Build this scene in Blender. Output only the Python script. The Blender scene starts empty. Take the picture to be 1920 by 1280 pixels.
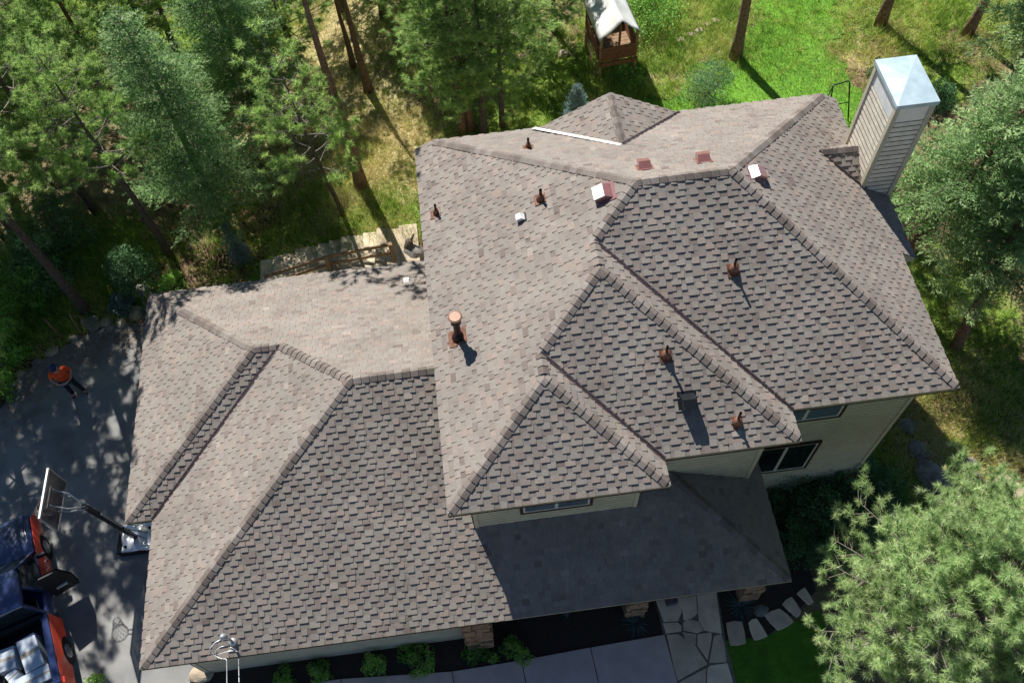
import bpy, math, random
import numpy as np
from mathutils import Vector, Matrix
R_ = math.radians
sc = bpy.context.scene
col = sc.collection
# ------------------------------------------------------------------ camera
CAM = np.array([1.2814, -6.7548, 18.4711])
CR = np.array([0.991657, -0.123035, -0.038449])
CU = np.array([0.125462, 0.852796, 0.506949])
CF = np.array([0.029583, 0.507544, -0.861118])
FPX = 1670.06
cd = bpy.data.cameras.new("camera"); cam = bpy.data.objects.new("camera", cd); col.objects.link(cam)
cam.matrix_world = Matrix(((CR[0], CU[0], -CF[0], CAM[0]), (CR[1], CU[1], -CF[1], CAM[1]), (CR[2], CU[2], -CF[2], CAM[2]), (0, 0, 0, 1)))
cd.sensor_width = 36; cd.lens = FPX / 1920 * 36; cd.clip_end = 600; cd.clip_start = .1
sc.camera = cam
# ------------------------------------------------------------------ light
SUN_AZ, SUN_EL = R_(160), R_(46)          # direction the light travels, measured from +Y towards +X
w = bpy.data.worlds.new("World"); sc.world = w; w.use_nodes = True
nt = w.node_tree; bg = nt.nodes["Background"]; sky = nt.nodes.new("ShaderNodeTexSky")
sky.sky_type = 'NISHITA'; sky.sun_disc = False; sky.sun_elevation = SUN_EL
sky.sun_rotation = R_(-20); sky.altitude = 2200; sky.air_density = .9; sky.dust_density = .1; sky.ozone_density = 3
nt.links.new(sky.outputs[0], bg.inputs[0]); bg.inputs[1].default_value = .06
sl = bpy.data.lights.new("sun", 'SUN'); sl.energy = 5; sl.angle = R_(.55); sl.color = (1, .96, .9)
so = bpy.data.objects.new("sun", sl); col.objects.link(so)
trav = Vector((math.sin(SUN_AZ) * math.cos(SUN_EL), math.cos(SUN_AZ) * math.cos(SUN_EL), -math.sin(SUN_EL)))
so.rotation_euler = trav.to_track_quat('-Z', 'Y').to_euler(); so.location = (-20, 40, 50)
sc.view_settings.view_transform = 'Standard'; sc.view_settings.look = 'None'
sc.view_settings.exposure = .8; sc.view_settings.gamma = 1
# ------------------------------------------------------------------ materials
def lin(c):
    return tuple(((v / 255) / 12.92 if v / 255 < .04045 else ((v / 255 + .055) / 1.055) ** 2.4) for v in c)
def mat(name, c1, c2=None, scale=6, rough=.8, metal=0, bump=0, bscale=60, tint=0, spec=.3, trans=0, alpha=1, detail=6, dist=0, fac=(.35, .65), coat=0):
    """noise-mixed two-colour material; tint>0 varies value with the mesh attribute 'tint'"""
    m = bpy.data.materials.new(name); m.use_nodes = True; n = m.node_tree.nodes; l = m.node_tree.links
    b = n["Principled BSDF"]; b.inputs["Roughness"].default_value = rough; b.inputs["Metallic"].default_value = metal
    b.inputs["Specular IOR Level"].default_value = spec
    if coat: b.inputs["Coat Weight"].default_value = coat
    if alpha < 1: b.inputs["Alpha"].default_value = alpha
    tc = n.new("ShaderNodeTexCoord")
    c2 = c2 or tuple(x * .75 for x in c1)
    no = n.new("ShaderNodeTexNoise"); no.inputs["Scale"].default_value = scale; no.inputs["Detail"].default_value = detail
    no.inputs["Distortion"].default_value = dist
    l.new(tc.outputs["Object"], no.inputs["Vector"])
    rp = n.new("ShaderNodeValToRGB"); rp.color_ramp.elements[0].position = fac[0]; rp.color_ramp.elements[1].position = fac[1]
    rp.color_ramp.elements[0].color = (*c2, 1); rp.color_ramp.elements[1].color = (*c1, 1)
    l.new(no.outputs["Fac"], rp.inputs[0]); out = rp.outputs[0]
    if tint:
        at = n.new("ShaderNodeAttribute"); at.attribute_name = "tint"
        mr = n.new("ShaderNodeMapRange"); mr.inputs[3].default_value = 1 - tint; mr.inputs[4].default_value = 1 + tint
        l.new(at.outputs["Fac"], mr.inputs[0])
        vm = n.new("ShaderNodeVectorMath"); vm.operation = 'SCALE'
        l.new(out, vm.inputs[0]); l.new(mr.outputs[0], vm.inputs["Scale"]); out = vm.outputs[0]
    l.new(out, b.inputs["Base Color"])
    if trans:
        tl = n.new("ShaderNodeBsdfTranslucent"); l.new(out, tl.inputs[0]); mx = n.new("ShaderNodeMixShader"); mx.inputs[0].default_value = trans
        l.new(b.outputs[0], mx.inputs[1]); l.new(tl.outputs[0], mx.inputs[2]); l.new(mx.outputs[0], n["Material Output"].inputs[0])
    if bump:
        n2 = n.new("ShaderNodeTexNoise"); n2.inputs["Scale"].default_value = bscale; n2.inputs["Detail"].default_value = 4
        l.new(tc.outputs["Object"], n2.inputs["Vector"])
        bp = n.new("ShaderNodeBump"); bp.inputs["Strength"].default_value = bump; bp.inputs["Distance"].default_value = .02
        l.new(n2.outputs["Fac"], bp.inputs["Height"]); l.new(bp.outputs[0], b.inputs["Normal"])
    return m
def ramp_mat(name, stops, rough=.9, gran=.25, gscale=300, patch=.2, pscale=.8, attr="tint", bump=0, trans=0):
    m = bpy.data.materials.new(name); m.use_nodes = True; n = m.node_tree.nodes; l = m.node_tree.links
    b = n["Principled BSDF"]; b.inputs["Roughness"].default_value = rough; b.inputs["Specular IOR Level"].default_value = .25
    at = n.new("ShaderNodeAttribute"); at.attribute_name = attr
    rp = n.new("ShaderNodeValToRGB"); e = rp.color_ramp.elements
    while len(e) < len(stops): e.new(.5)
    for i, (p, c) in enumerate(stops): e[i].position = p; e[i].color = (*c, 1)
    l.new(at.outputs["Fac"], rp.inputs[0])
    tc = n.new("ShaderNodeTexCoord"); cur = rp.outputs[0]
    for s, a in ((gscale, gran), (pscale, patch), (14, patch * .6)):
        no = n.new("ShaderNodeTexNoise"); no.inputs["Scale"].default_value = s; no.inputs["Detail"].default_value = 4
        l.new(tc.outputs["Object"], no.inputs["Vector"])
        mr = n.new("ShaderNodeMapRange"); mr.inputs[1].default_value = .3; mr.inputs[2].default_value = .7
        mr.inputs[3].default_value = 1 - a; mr.inputs[4].default_value = 1 + a; l.new(no.outputs["Fac"], mr.inputs[0])
        vm = n.new("ShaderNodeVectorMath"); vm.operation = 'SCALE'; l.new(cur, vm.inputs[0]); l.new(mr.outputs[0], vm.inputs["Scale"]); cur = vm.outputs[0]
    l.new(cur, b.inputs["Base Color"])
    if trans:
        tl = n.new("ShaderNodeBsdfTranslucent"); l.new(cur, tl.inputs[0]); mx = n.new("ShaderNodeMixShader"); mx.inputs[0].default_value = trans
        l.new(b.outputs[0], mx.inputs[1]); l.new(tl.outputs[0], mx.inputs[2]); l.new(mx.outputs[0], n["Material Output"].inputs[0])
    return m
M = {}
M['shingle'] = ramp_mat("shingle", [(0, (.135, .108, .095)), (.28, (.192, .161, .142)), (.48, (.212, .189, .166)), (.58, (.222, .202, .177)), (.72, (.235, .188, .16)), (1, (.28, .248, .214))], rough=.92, gran=.22, gscale=160, patch=.12)
M['cap'] = ramp_mat("cap_shingle", [(0, (.12, .098, .085)), (.5, (.165, .14, .122)), (1, (.21, .185, .165))], rough=.92, gran=.22, gscale=160)
M['siding'] = mat("painted_siding", (.50, .47, .35), (.43, .40, .30), 3, .6, bump=.15, bscale=40, tint=.05)
M['trim'] = mat("trim_paint", (.50, .46, .34), (.44, .40, .29), 4, .55)
M['chsiding'] = mat("weathered_siding", (.74, .68, .56), (.58, .52, .42), 5, .75, bump=.3, bscale=30, tint=.07)
M['brown'] = mat("brown_trim", (.055, .028, .018), None, 8, .6)
M['copper'] = mat("painted_copper_brown", (.25, .12, .075), (.13, .06, .04), 12, .4, metal=.3, bump=.1)
M['pipe'] = mat("dark_pipe", (.04, .02, .016), (.02, .012, .01), 20, .5, metal=.2)
M['valley'] = mat("valley_metal", (.15, .115, .12), (.10, .075, .08), 15, .35, metal=.5)
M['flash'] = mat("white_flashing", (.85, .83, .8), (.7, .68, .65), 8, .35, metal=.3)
M['redvent'] = mat("red_brown_vent_paint", (.25, .105, .09), (.2, .085, .075), 10, .22, spec=1, coat=1)
M['blackmetal'] = mat("black_metal", (.012, .014, .017), (.008, .01, .012), 10, .4)
M['galv'] = mat("galvanised_cap", (.50, .62, .66), (.38, .50, .54), 3.5, .38, metal=.25, bump=.08, bscale=6)
M['galvw'] = mat("bright_sheet_metal", (.82, .83, .83), (.72, .74, .75), 5, .35, metal=.3)
M['white'] = mat("white_vinyl", (.55, .56, .52), (.48, .49, .46), 5, .4)
M['glass'] = mat("window_glass", (.012, .018, .022), (.008, .012, .015), 2, .04, spec=1.0)
M['blind'] = mat("window_blind", (.09, .13, .17), (.06, .09, .12), 2, .3, spec=.7)
M['stone'] = mat("ledge_stone", (.36, .235, .14), (.17, .10, .065), 5, .9, bump=.9, bscale=9, dist=1)
M['fascia'] = mat("fascia_paint", (.36, .30, .20), (.30, .25, .17), 6, .6)
M['soffit'] = mat("soffit_board", (.16, .075, .04), (.12, .055, .03), 10, .7)
# ------------------------------------------------------------------ mesh helpers
def npmesh(name, V, F, m=None, tint=None, parent=None, smooth=False, loc=None):
    """V (n,3); F: list of faces or (k,3|4) array"""
    me = bpy.data.meshes.new(name)
    V = np.asarray(V, dtype=np.float32)
    if isinstance(F, np.ndarray):
        k = F.shape[1]
        me.vertices.add(len(V)); me.vertices.foreach_set("co", V.ravel())
        me.loops.add(F.size); me.loops.foreach_set("vertex_index", F.ravel().astype(np.int32))
        me.polygons.add(len(F)); me.polygons.foreach_set("loop_start", np.arange(0, F.size, k, dtype=np.int32))
        me.update(calc_edges=True)
    else:
        me.from_pydata([tuple(map(float, v)) for v in V], [], F); me.update()
    if tint is not None:
        a = me.attributes.new("tint", 'FLOAT', 'FACE'); a.data.foreach_set("value", np.asarray(tint, dtype=np.float32))
    if m is not None:
        for mm in (m if isinstance(m, (list, tuple)) else [m]): me.materials.append(mm)
    if smooth: me.polygons.foreach_set("use_smooth", np.ones(len(me.polygons), dtype=bool))
    o = bpy.data.objects.new(name, me); col.objects.link(o)
    if parent is not None: o.parent = parent
    if loc is not None: o.location = loc
    return o
class MB:
    def __init__(s): s.v = []; s.f = []; s.t = []; s.mi = []
    def face(s, pts, t=.5, mi=0):
        b = len(s.v); s.v += [tuple(p) for p in pts]; s.f.append(tuple(range(b, b + len(pts)))); s.t.append(t); s.mi.append(mi)
    def box(s, a, b, t=.5, mi=0, M4=None):
        x0, y0, z0 = a; x1, y1, z1 = b
        P = [Vector(p) for p in ((x0, y0, z0), (x1, y0, z0), (x1, y1, z0), (x0, y1, z0), (x0, y0, z1), (x1, y0, z1), (x1, y1, z1), (x0, y1, z1))]
        if M4 is not None: P = [M4 @ p for p in P]
        k = len(s.v); s.v += [tuple(p) for p in P]
        for f in ((0, 3, 2, 1), (4, 5, 6, 7), (0, 1, 5, 4), (1, 2, 6, 5), (2, 3, 7, 6), (3, 0, 4, 7)):
            s.f.append(tuple(k + i for i in f)); s.t.append(t); s.mi.append(mi)
    def bar(s, a, b, wx, wz=None, t=.5, mi=0, up=(0, 0, 1)):
        """rectangular bar from a to b"""
        a = Vector(a); b = Vector(b); d = (b - a); L = d.length; d.normalize(); wz = wz or wx
        u = Vector(up)
        if abs(d.dot(u)) > .95: u = Vector((0, 1, 0))
        x = d.cross(u).normalized(); z = x.cross(d)
        Mx = Matrix(((x[0], d[0], z[0], a[0]), (x[1], d[1], z[1], a[1]), (x[2], d[2], z[2], a[2]), (0, 0, 0, 1)))
        s.box((-wx / 2, 0, -wz / 2), (wx / 2, L, wz / 2), t, mi, Mx)
    def tube(s, pts, rad, n=8, t=.5, mi=0, cap=True):
        pts = [Vector(p) for p in pts]; rad = rad if hasattr(rad, '__len__') else [rad] * len(pts); k = len(s.v); prev = None
        for i, p in enumerate(pts):
            d = (pts[min(i + 1, len(pts) - 1)] - pts[max(i - 1, 0)]).normalized()
            if prev is None:
                u = Vector((0, 0, 1)) if abs(d.z) < .9 else Vector((1, 0, 0)); x = d.cross(u).normalized()
            else: x = (prev - d * prev.dot(d)).normalized()
            prev = x; y = d.cross(x)
            for j in range(n):
                a = 2 * math.pi * j / n; s.v.append(tuple(p + (x * math.cos(a) + y * math.sin(a)) * rad[i]))
        for i in range(len(pts) - 1):
            for j in range(n):
                s.f.append((k + i * n + j, k + i * n + (j + 1) % n, k + (i + 1) * n + (j + 1) % n, k + (i + 1) * n + j)); s.t.append(t); s.mi.append(mi)
        if cap:
            s.f.append(tuple(k + j for j in range(n))[::-1]); s.t.append(t); s.mi.append(mi)
            s.f.append(tuple(k + (len(pts) - 1) * n + j for j in range(n))); s.t.append(t); s.mi.append(mi)
    def prism(s, poly, z0, z1, t=.5, mi=0):
        k = len(s.v); n = len(poly); s.v += [(p[0], p[1], z0) for p in poly] + [(p[0], p[1], z1) for p in poly]
        s.f.append(tuple(k + i for i in range(n))[::-1]); s.f.append(tuple(k + n + i for i in range(n))); s.t += [t, t]; s.mi += [mi, mi]
        for i in range(n):
            s.f.append((k + i, k + (i + 1) % n, k + n + (i + 1) % n, k + n + i)); s.t.append(t); s.mi.append(mi)
    def build(s, name, m, parent=None, smooth=False, loc=None):
        o = npmesh(name, s.v, s.f, m, s.t, parent, smooth, loc)
        if isinstance(m, (list, tuple)): o.data.polygons.foreach_set("material_index", np.array(s.mi, dtype=np.int32))
        return o
def tag(o, label=None, cat=None, group=None, kind=None):
    if label: o['label'] = label
    if cat: o['category'] = cat
    if group: o['group'] = group
    if kind: o['kind'] = kind
    return o
def thing(name, loc, label, cat, group=None, rz=0):
    o = bpy.data.objects.new(name, None); col.objects.link(o); o.empty_display_size = .3
    o.location = loc; o.rotation_euler = (0, 0, rz); return tag(o, label, cat, group)
def weld(o, bevel=0, seg=2):
    import bmesh
    bm = bmesh.new(); bm.from_mesh(o.data); bmesh.ops.remove_doubles(bm, verts=bm.verts, dist=1e-4); bm.to_mesh(o.data); bm.free()
    if bevel:
        b = o.modifiers.new("bevel", 'BEVEL'); b.width = bevel; b.segments = seg; b.limit_method = 'ANGLE'
    return o
def clip(poly, conv):
    """Sutherland-Hodgman: poly of (u,v,h) against convex ccw conv of (u,v)"""
    out = poly
    for i in range(len(conv)):
        ax, ay = conv[i]; bx, by = conv[(i + 1) % len(conv)]
        inp = out; out = []
        if not inp: return []
        def side(p): return (bx - ax) * (p[1] - ay) - (by - ay) * (p[0] - ax)
        for j in range(len(inp)):
            P = inp[j]; Q = inp[(j + 1) % len(inp)]; sp, sq = side(P), side(Q)
            if sp >= -1e-9: out.append(P)
            if (sp > 1e-9 and sq < -1e-9) or (sp < -1e-9 and sq > 1e-9):
                t = sp / (sp - sq); out.append(tuple(P[k] + (Q[k] - P[k]) * t for k in range(len(P))))
    return out
def segclip(p, q, conv):
    t0, t1 = 0., 1.
    for i in range(len(conv)):
        ax, ay = conv[i]; bx, by = conv[(i + 1) % len(conv)]
        sp = (bx - ax) * (p[1] - ay) - (by - ay) * (p[0] - ax); sq = (bx - ax) * (q[1] - ay) - (by - ay) * (q[0] - ax)
        if sp < 0 and sq < 0: return None
        if sp < 0: t0 = max(t0, sp / (sp - sq))
        elif sq < 0: t1 = min(t1, sp / (sp - sq))
    if t0 >= t1 - 1e-6: return None
    return [tuple(p[k] + (q[k] - p[k]) * t for k in range(3)) for t in (t0, t1)]
EXPO = .143; TP, TSH = .335, .165
def courses(mb, O, U, Vd, N, convs, seed, vmax, urange, tabs=True, butt=.004, th=.017, expo=EXPO, seglen=(.12, .24)):
    rnd = random.Random(seed)
    O = Vector(O); U = Vector(U); Vd = Vector(Vd); N = Vector(N)
    cc = []
    for c in convs:
        a = sum(c[i][0] * c[(i + 1) % len(c)][1] - c[(i + 1) % len(c)][0] * c[i][1] for i in range(len(c)))
        cc.append(c if a > 0 else c[::-1])
    def W3(p): return O + U * p[0] + Vd * p[1] + N * p[2]
    def put(quad, t):
        for c in cc:
            r = clip(quad, c)
            if len(r) >= 3: mb.face([W3(p) for p in r], t)
    def riser(p, q, lo, t):
        for c in cc:
            s = segclip(p, q, c)
            if s: mb.face([W3((s[0][0], s[0][1], lo)), W3((s[1][0], s[1][1], lo)), W3(s[1]), W3(s[0])], t)
    gap = 0 if tabs else .034
    for c in cc: mb.face([W3((p[0], p[1], -.004 if tabs else -.07)) for p in c], .4, 0 if tabs else 1)
    v = 0; k = 0; off = rnd.uniform(0, .3)
    while v < vmax:
        v1 = v + expo; shade = rnd.gauss(0, .02); pieces = []
        if tabs:
            i0 = int((urange[0] - off - k * TSH) / TP) - 1; u = None; i = i0
            while True:
                a0 = off + k * TSH + i * TP + rnd.uniform(-.05, .05); w_ = TP * .57 + rnd.uniform(-.065, .065)
                if u is not None: pieces.append((u, a0, False))
                pieces.append((a0, a0 + w_, True)); u = a0 + w_; i += 1
                if u > urange[1]: break
        else:
            u = urange[0] - rnd.random() * .4
            while u < urange[1]: L = rnd.uniform(*seglen); pieces.append((u, u + L, False)); u += L
        for (u, ue, raised) in pieces:
            t = min(1, max(0, rnd.gauss(.5, .15) + shade))
            if raised:
                a, b = butt + th, butt + .001
                put([(u, v, a), (ue, v, a), (ue, v1, b), (u, v1, b)], t)
                riser((u, v, a), (ue, v, a), -.003, t * .5)
                riser((u, v, a), (u, v1, b), -.003, t * .5); riser((ue, v1, b), (ue, v, a), -.003, t * .5)
            else:
                put([(u, v, butt), (ue, v, butt), (ue, v1 - gap, 0), (u, v1 - gap, 0)], t)
                riser((u, v, butt), (ue, v, butt), -.003 if tabs else -.03, t * .5)
        v = v1; k += 1
# plane: z = z0 + m*s*(coord-e), along axis 0(x)/1(y)
def roof_plane(parent, axis, s, e, z0, m, plans, seed, name='roof_slope', mt='shingle', edge=None, label=None):
    L = math.hypot(1, m)
    if axis == 0:
        U = Vector((0, -s, 0)); Vd = Vector((s, 0, m)) / L; O = Vector((e, 0, z0))
        f = lambda p: ((-s) * p[1], (p[0] - e) * s * L)
    else:
        U = Vector((s, 0, 0)); Vd = Vector((0, s, m)) / L; O = Vector((0, e, z0))
        f = lambda p: (s * p[0], (p[1] - e) * s * L)
    N = U.cross(Vd)
    convs = [[f(p) for p in pl] for pl in plans]
    us = [q[0] for c in convs for q in c]; vs = [q[1] for c in convs for q in c]
    mb = MB(); v0 = min(vs); O2 = O + Vd * v0
    courses(mb, O2, U, Vd, N, [[(a, b - v0) for a, b in c] for c in convs], seed, max(vs) - v0, (min(us), max(us)))
    o = mb.build(name, M[mt], parent)
    if label: o['label'] = label
    return N
def ridge_caps(parent, A, B, Na, Nb, seed=1, wid=.125, expo=.2, high=.036):
    """from low end A to high end B; hip-and-ridge cap shingles"""
    A = Vector(A); B = Vector(B); d = (B - A); L = d.length; d.normalize(); rnd = random.Random(seed); mb = MB()
    S = []
    for n in (Na, Nb):
        x = n.cross(d).normalized()
        if x.z > 0: x = -x
        S.append(x)
    if (S[0] - S[1]).length < .3: S[1] = -S[1]
    up = (Na + Nb).normalized()
    s = .1
    while s < L - .02:
        e = min(s + expo + .02, L); t = rnd.random(); hi = high; lo = .012
        c0 = A + d * s + up * (hi + .008); c1 = A + d * e + up * (lo + .008)
        for k, (x, n) in enumerate(zip(S, (Na, Nb))):
            wv = wid * rnd.uniform(.95, 1.03)
            p0 = A + d * s + x * wv + n * (hi - .004); p1 = A + d * e + x * wv + n * (lo + .002)
            mb.face([c0, c1, p1, p0], t); mb.face([p0, p1, p1 - n * .03, p0 - n * .05], t * .6)
            mb.face([c0, p0, p0 - n * .05, c0 - up * .05], t * .4)
        s += expo
    mb.build('ridge_cap', M['cap'], parent)
def valley(parent, A, B, Na, Nb, wid=.055):
    A = Vector(A); B = Vector(B); d = (B - A).normalized(); mb = MB(); up = (Na + Nb).normalized()
    for n in (Na, Nb):
        x = n.cross(d).normalized()
        if x.z < 0: x = -x
        a, b = A + n * .02, B + n * .02
        mb.face([a, b, b + x * wid, a + x * wid]); mb.face([a + x * wid, b + x * wid, b + x * wid - n * .03, a + x * wid - n * .03])
    x = d.cross(up).normalized()
    mb.face([A + up * .05, B + up * .035, B + x * .014, A + x * .014]); mb.face([A + up * .05, B + up * .035, B - x * .014, A - x * .014])
    mb.build('valley_flashing', M['valley'], parent)
# ------------------------------------------------------------------ terrain
G0 = -6.85
def sm(x): x = min(1, max(0, x)); return x * x * (3 - 2 * x)
def gz(x, y):
    z = G0
    z += 1.35 * sm((x + 7.2) / 7.5) * sm((y - 9.3) / 2.5)
    z += .5 * sm((x - 9) / 4) * (1 - sm((y - 6) / 4)) + .0
    if y > 15: z -= .07 * (y - 15)
    if x < -13 : z -= .06 * (-13 - x)
    if x < -9 and y > 11: z += .35 * sm((y - 11) / 3) * sm((-9 - x) / 4)
    if y > 13: z += .18 * math.sin(x * .7 + y * .3) * sm((y - 13) / 3)
    return z
def ray(px, py): return CR * ((px - 960) / FPX) - CU * ((py - 640) / FPX) + CF
def at(px, py, z=None):
    """world point on the terrain (or at height z) that photo pixel px,py looks at"""
    r = ray(px, py); zz = G0 if z is None else z
    for _ in range(12):
        t = (zz - CAM[2]) / r[2]; P = CAM + r * t
        if z is not None: break
        zz = gz(P[0], P[1])
    return Vector((float(P[0]), float(P[1]), float(zz)))
# ================================================================== HOUSE
mL, mF, mR, mB, mW = .5243, .5487, .5955, .5654, .5298
hzr = 2.6997; xC, xB, xR = 4.8956, 8.0, 11.9076; yB, yA, yK, yN = .6421, 1.4242, 10.65, 5.2517; dN = .4392
yR = yA + hzr / mF
R1 = (hzr / mL, yR, hzr); R2 = (xR - hzr / mR, yR, hzr)
xb = xB * mW / (mL + mW); zb = xb * mL; xc = xC * mW / (mL + mW); zc = xc * mL
P1 = (xb, yA + zb / mF, zb); P2 = (xb, yB + zb / mF, zb); P3 = (xc, yB + zc / mF, zc); P4 = (xc, zc / mF, zc)
zk = hzr - mB * (yK - yR); K1 = (zk / mL, yK, zk); K2 = (xR - zk / mR, yK, zk)
yK0 = yR + hzr / mB
gx, gw, gh = 5.3796, 1.9975, 1.052
house = thing('house', (0, 0, 0), 'large house with brown shingled hip roofs and beige siding in the middle', 'house')
n2 = lambda P: (P[0], P[1])
NL = roof_plane(house, 0, 1, 0, 0, mL, [[(0, 0), n2(P4), (0, P4[1])], [(0, P4[1]), n2(P4), n2(P3), (0, P3[1])], [(0, P3[1]), n2(P3), n2(P2), (0, P2[1])],
    [(0, P2[1]), n2(P2), n2(P1), (0, P1[1])], [(0, P1[1]), n2(P1), n2(R1), (0, yR)], [(0, yR), n2(R1), n2(K1), (0, yK)]], 11)
NFc = roof_plane(house, 1, 1, 0, 0, mF, [[(0, 0), (xC, 0), n2(P4)]], 12)
NFb = roof_plane(house, 1, 1, yB, 0, mF, [[n2(P3), (xC, yB), (xB, yB), n2(P2)]], 13)
NFa = roof_plane(house, 1, 1, yA, 0, mF, [[n2(P1), (xB, yA), (xR, yA), n2(R2), n2(R1)]], 14)
NWc = roof_plane(house, 0, -1, xC, 0, mW, [[(xC, 0), n2(P4), n2(P3), (xC, yB)]], 15)
NWb = roof_plane(house, 0, -1, xB, 0, mW, [[(xB, yB), n2(P2), n2(P1), (xB, yA)]], 16)
# right slope: eave steps out between the notch and the chimney
zxN = -mR * dN; xe = xR + dN
chx0, chx1, chy0, chy1, chz = 11.46, 12.36, 7.28, 8.72, 3.16
hxN = xR + (R2[0] - xR) * (yN - yA) / (R2[1] - yA)
NR = roof_plane(house, 0, -1, xR, 0, mR, [[(xR, yA), (xR, yN), (hxN, yN)], [(hxN, yN), (xR, yN), (xR, yK), n2(K2), n2(R2)],
    [(xR, yN), (xe, yN), (xe, chy0), (xR, chy0)]], 17)
NB = roof_plane(house, 1, -1, yK0, 0, mB, [[n2(K1), n2(R1), n2(R2), n2(K2)]], 18)
# rear gable
yg = yK - .12; zg = zk + .12 * mB; gyi = yg - gh / mB; mg = gh / gw
NGl = roof_plane(house, 0, 1, gx - gw, zg, mg, [[(gx - gw, yg), (gx, gyi), (gx, yg)]], 19)
NGr = roof_plane(house, 0, -1, gx + gw, zg, mg, [[(gx + gw, yg), (gx, gyi), (gx, yg)]], 20)
mb = MB(); mb.face([(gx - gw, yg, zg), (gx, yg, zg + gh), (gx + gw, yg, zg)]); mb.face([(gx - gw, yg - .02, zg - .1), (gx + gw, yg - .02, zg - .1), (gx, yg - .02, zg + gh - .1)])
mb.build('gable_wall', M['trim'], house)
mb = MB()
A = Vector((gx - gw - .05, yg + .05, zg + .0)); B = Vector((gx - .03, gyi - .02, zg + gh)); d = (B - A).normalized()
x = NB.cross(d).normalized()
if x.x > 0: x = -x
mb.face([A + NB * .03, B + NB * .03, B + x * .11 + NB * .03, A + x * .11 + NB * .03]); mb.face([A + NB * .03 - x * .07, B + NB * .03 - x * .07, B + NB * .034, A + NB * .034])
mb.build('valley_flashing', M['flash'], house)['label'] = 'white metal valley flashing along the rear gable'
valley(house, (gx + gw, yg, zg), (gx, gyi, zg + gh), NB, NGr)
ridge_caps(house, (gx, yg, zg + gh), (gx, gyi, zg + gh), NGl, NGr, 3, high=.02)
# caps
for k, (a, b, na, nb) in enumerate([((0, 0, 0), P4, NL, NFc), ((xC, 0, 0), P4, NFc, NWc), (P4, P3, NL, NWc), (P3, P2, NL, NFb), ((xB, yB, 0), P2, NFb, NWb), (P2, P1, NL, NWb),
        (P1, R1, NL, NFa), ((xR, yA, 0), R2, NFa, NR), (K1, R1, NL, NB), (K2, R2, NR, NB), (R2, R1, NFa, NB)]):
    ridge_caps(house, a, b, na, nb, 30 + k)
valley(house, (xC, yB, 0), P3, NWc, NFb); valley(house, (xB, yA, 0), P1, NWb, NFa)
# ---- lower roof
Zl = -3.4326; ml, mf, mb_ = .5164, .5452, .5446
gL1, yGb, yGf1, gL2, yGf2, pR = -8.5802, 9.3776, 2.193, -7.8702, -1.5498, 7.9528
z1 = (yGb - yGf1) * mf * mb_ / (mf + mb_); y1 = yGf1 + z1 / mf
z3 = (yGb - yGf2) * mf * mb_ / (mf + mb_); y3 = yGf2 + z3 / mf
G1 = (gL1 + z1 / ml, y1, Zl + z1); G2 = (gL2 + z1 / ml, y1, Zl + z1); G3 = (gL2 + z3 / ml, y3, Zl + z3)
xm = .47
NgL = roof_plane(house, 0, 1, gL1, Zl, ml, [[(gL1, yGf1), n2(G1), (gL1, yGb)]], 41)
NgF1 = roof_plane(house, 1, 1, yGf1, Zl, mf, [[(gL1, yGf1), (gL2, yGf1), n2(G2), n2(G1)]], 42)
roof_plane(house, 0, 1, gL2, Zl, ml, [[(gL2, yGf2), n2(G3), n2(G2), (gL2, yGf1)]], 43)
NgB = roof_plane(house, 1, -1, yGb, Zl, mb_, [[(gL1, yGb), n2(G1), (xm, y1), (xm, yGb)], [n2(G2), n2(G3), (xm, y3), (xm, y1)]], 44)
NgF = roof_plane(house, 1, 1, yGf2, Zl, mf, [[(gL2, yGf2), n2(G3), (xm, y3), (xm, yGf2)], [(xm, yGf2), (pR, yGf2), (5.0, yGf2 + pR - 5.0), (xm, yGf2 + pR - 5.0)]], 45, label='lower front roof slope running from the garage over the porch')
NgR = roof_plane(house, 0, -1, pR, Zl, mf, [[(pR, yGf2), (4.5, 1.9022), (pR, 1.9022)]], 46)
for k, (a, b, na, nb) in enumerate([((gL1, yGf1, Zl), G1, NgL, NgF1), ((gL1, yGb, Zl), G1, NgL, NgB), (G2, G1, NgF1, NgB), (G3, G2, NgL, NgB), ((gL2, yGf2, Zl), G3, NgL, NgF),
        ((xm, y3, Zl + z3), G3, NgF, NgB), ((pR, yGf2, Zl), (5.29, 1.11, Zl + mf * 2.66), NgF, NgR)]):
    ridge_caps(house, a, b, na, nb, 60 + k)
valley(house, (gL2, yGf1, Zl), G2, NgF1, NgL)
# ---- eaves: soffit + fascia
def eave(poly, z, th=.16, name='fascia'):
    mb = MB(); n = len(poly)
    for i in range(n):
        a = Vector((*poly[i], 0)); b = Vector((*poly[(i + 1) % n], 0)); d = (b - a).normalized(); o = Vector((d.y, -d.x, 0))
        a2 = a - o * .02; b2 = b - o * .02
        mb.face([(a2.x, a2.y, z - th), (b2.x, b2.y, z - th), (b2.x, b2.y, z - .012), (a2.x, a2.y, z - .012)])
    mb.build(name, M['fascia'], house)
    mb = MB(); mb.face([(p[0], p[1], z - th + .01) for p in poly][::-1]); mb.build('soffit', M['soffit'], house)
eave([(0, 0), (xC, 0), (xC, yB), (xB, yB), (xB, yA), (xR, yA), (xR, yK), (0, yK)], 0)
eave([(xR - .3, yN), (xe, yN), (xe, chy0), (xR - .3, chy0)], zxN, .14)
eave([(gL1, yGf1), (gL2, yGf1), (gL2, yGf2), (xm, yGf2), (xm, yGb), (gL1, yGb)], Zl, .15)
eave([(xm, yGf2), (pR, yGf2), (pR, 1.8), (xm, 1.8)], Zl, .12)
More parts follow.
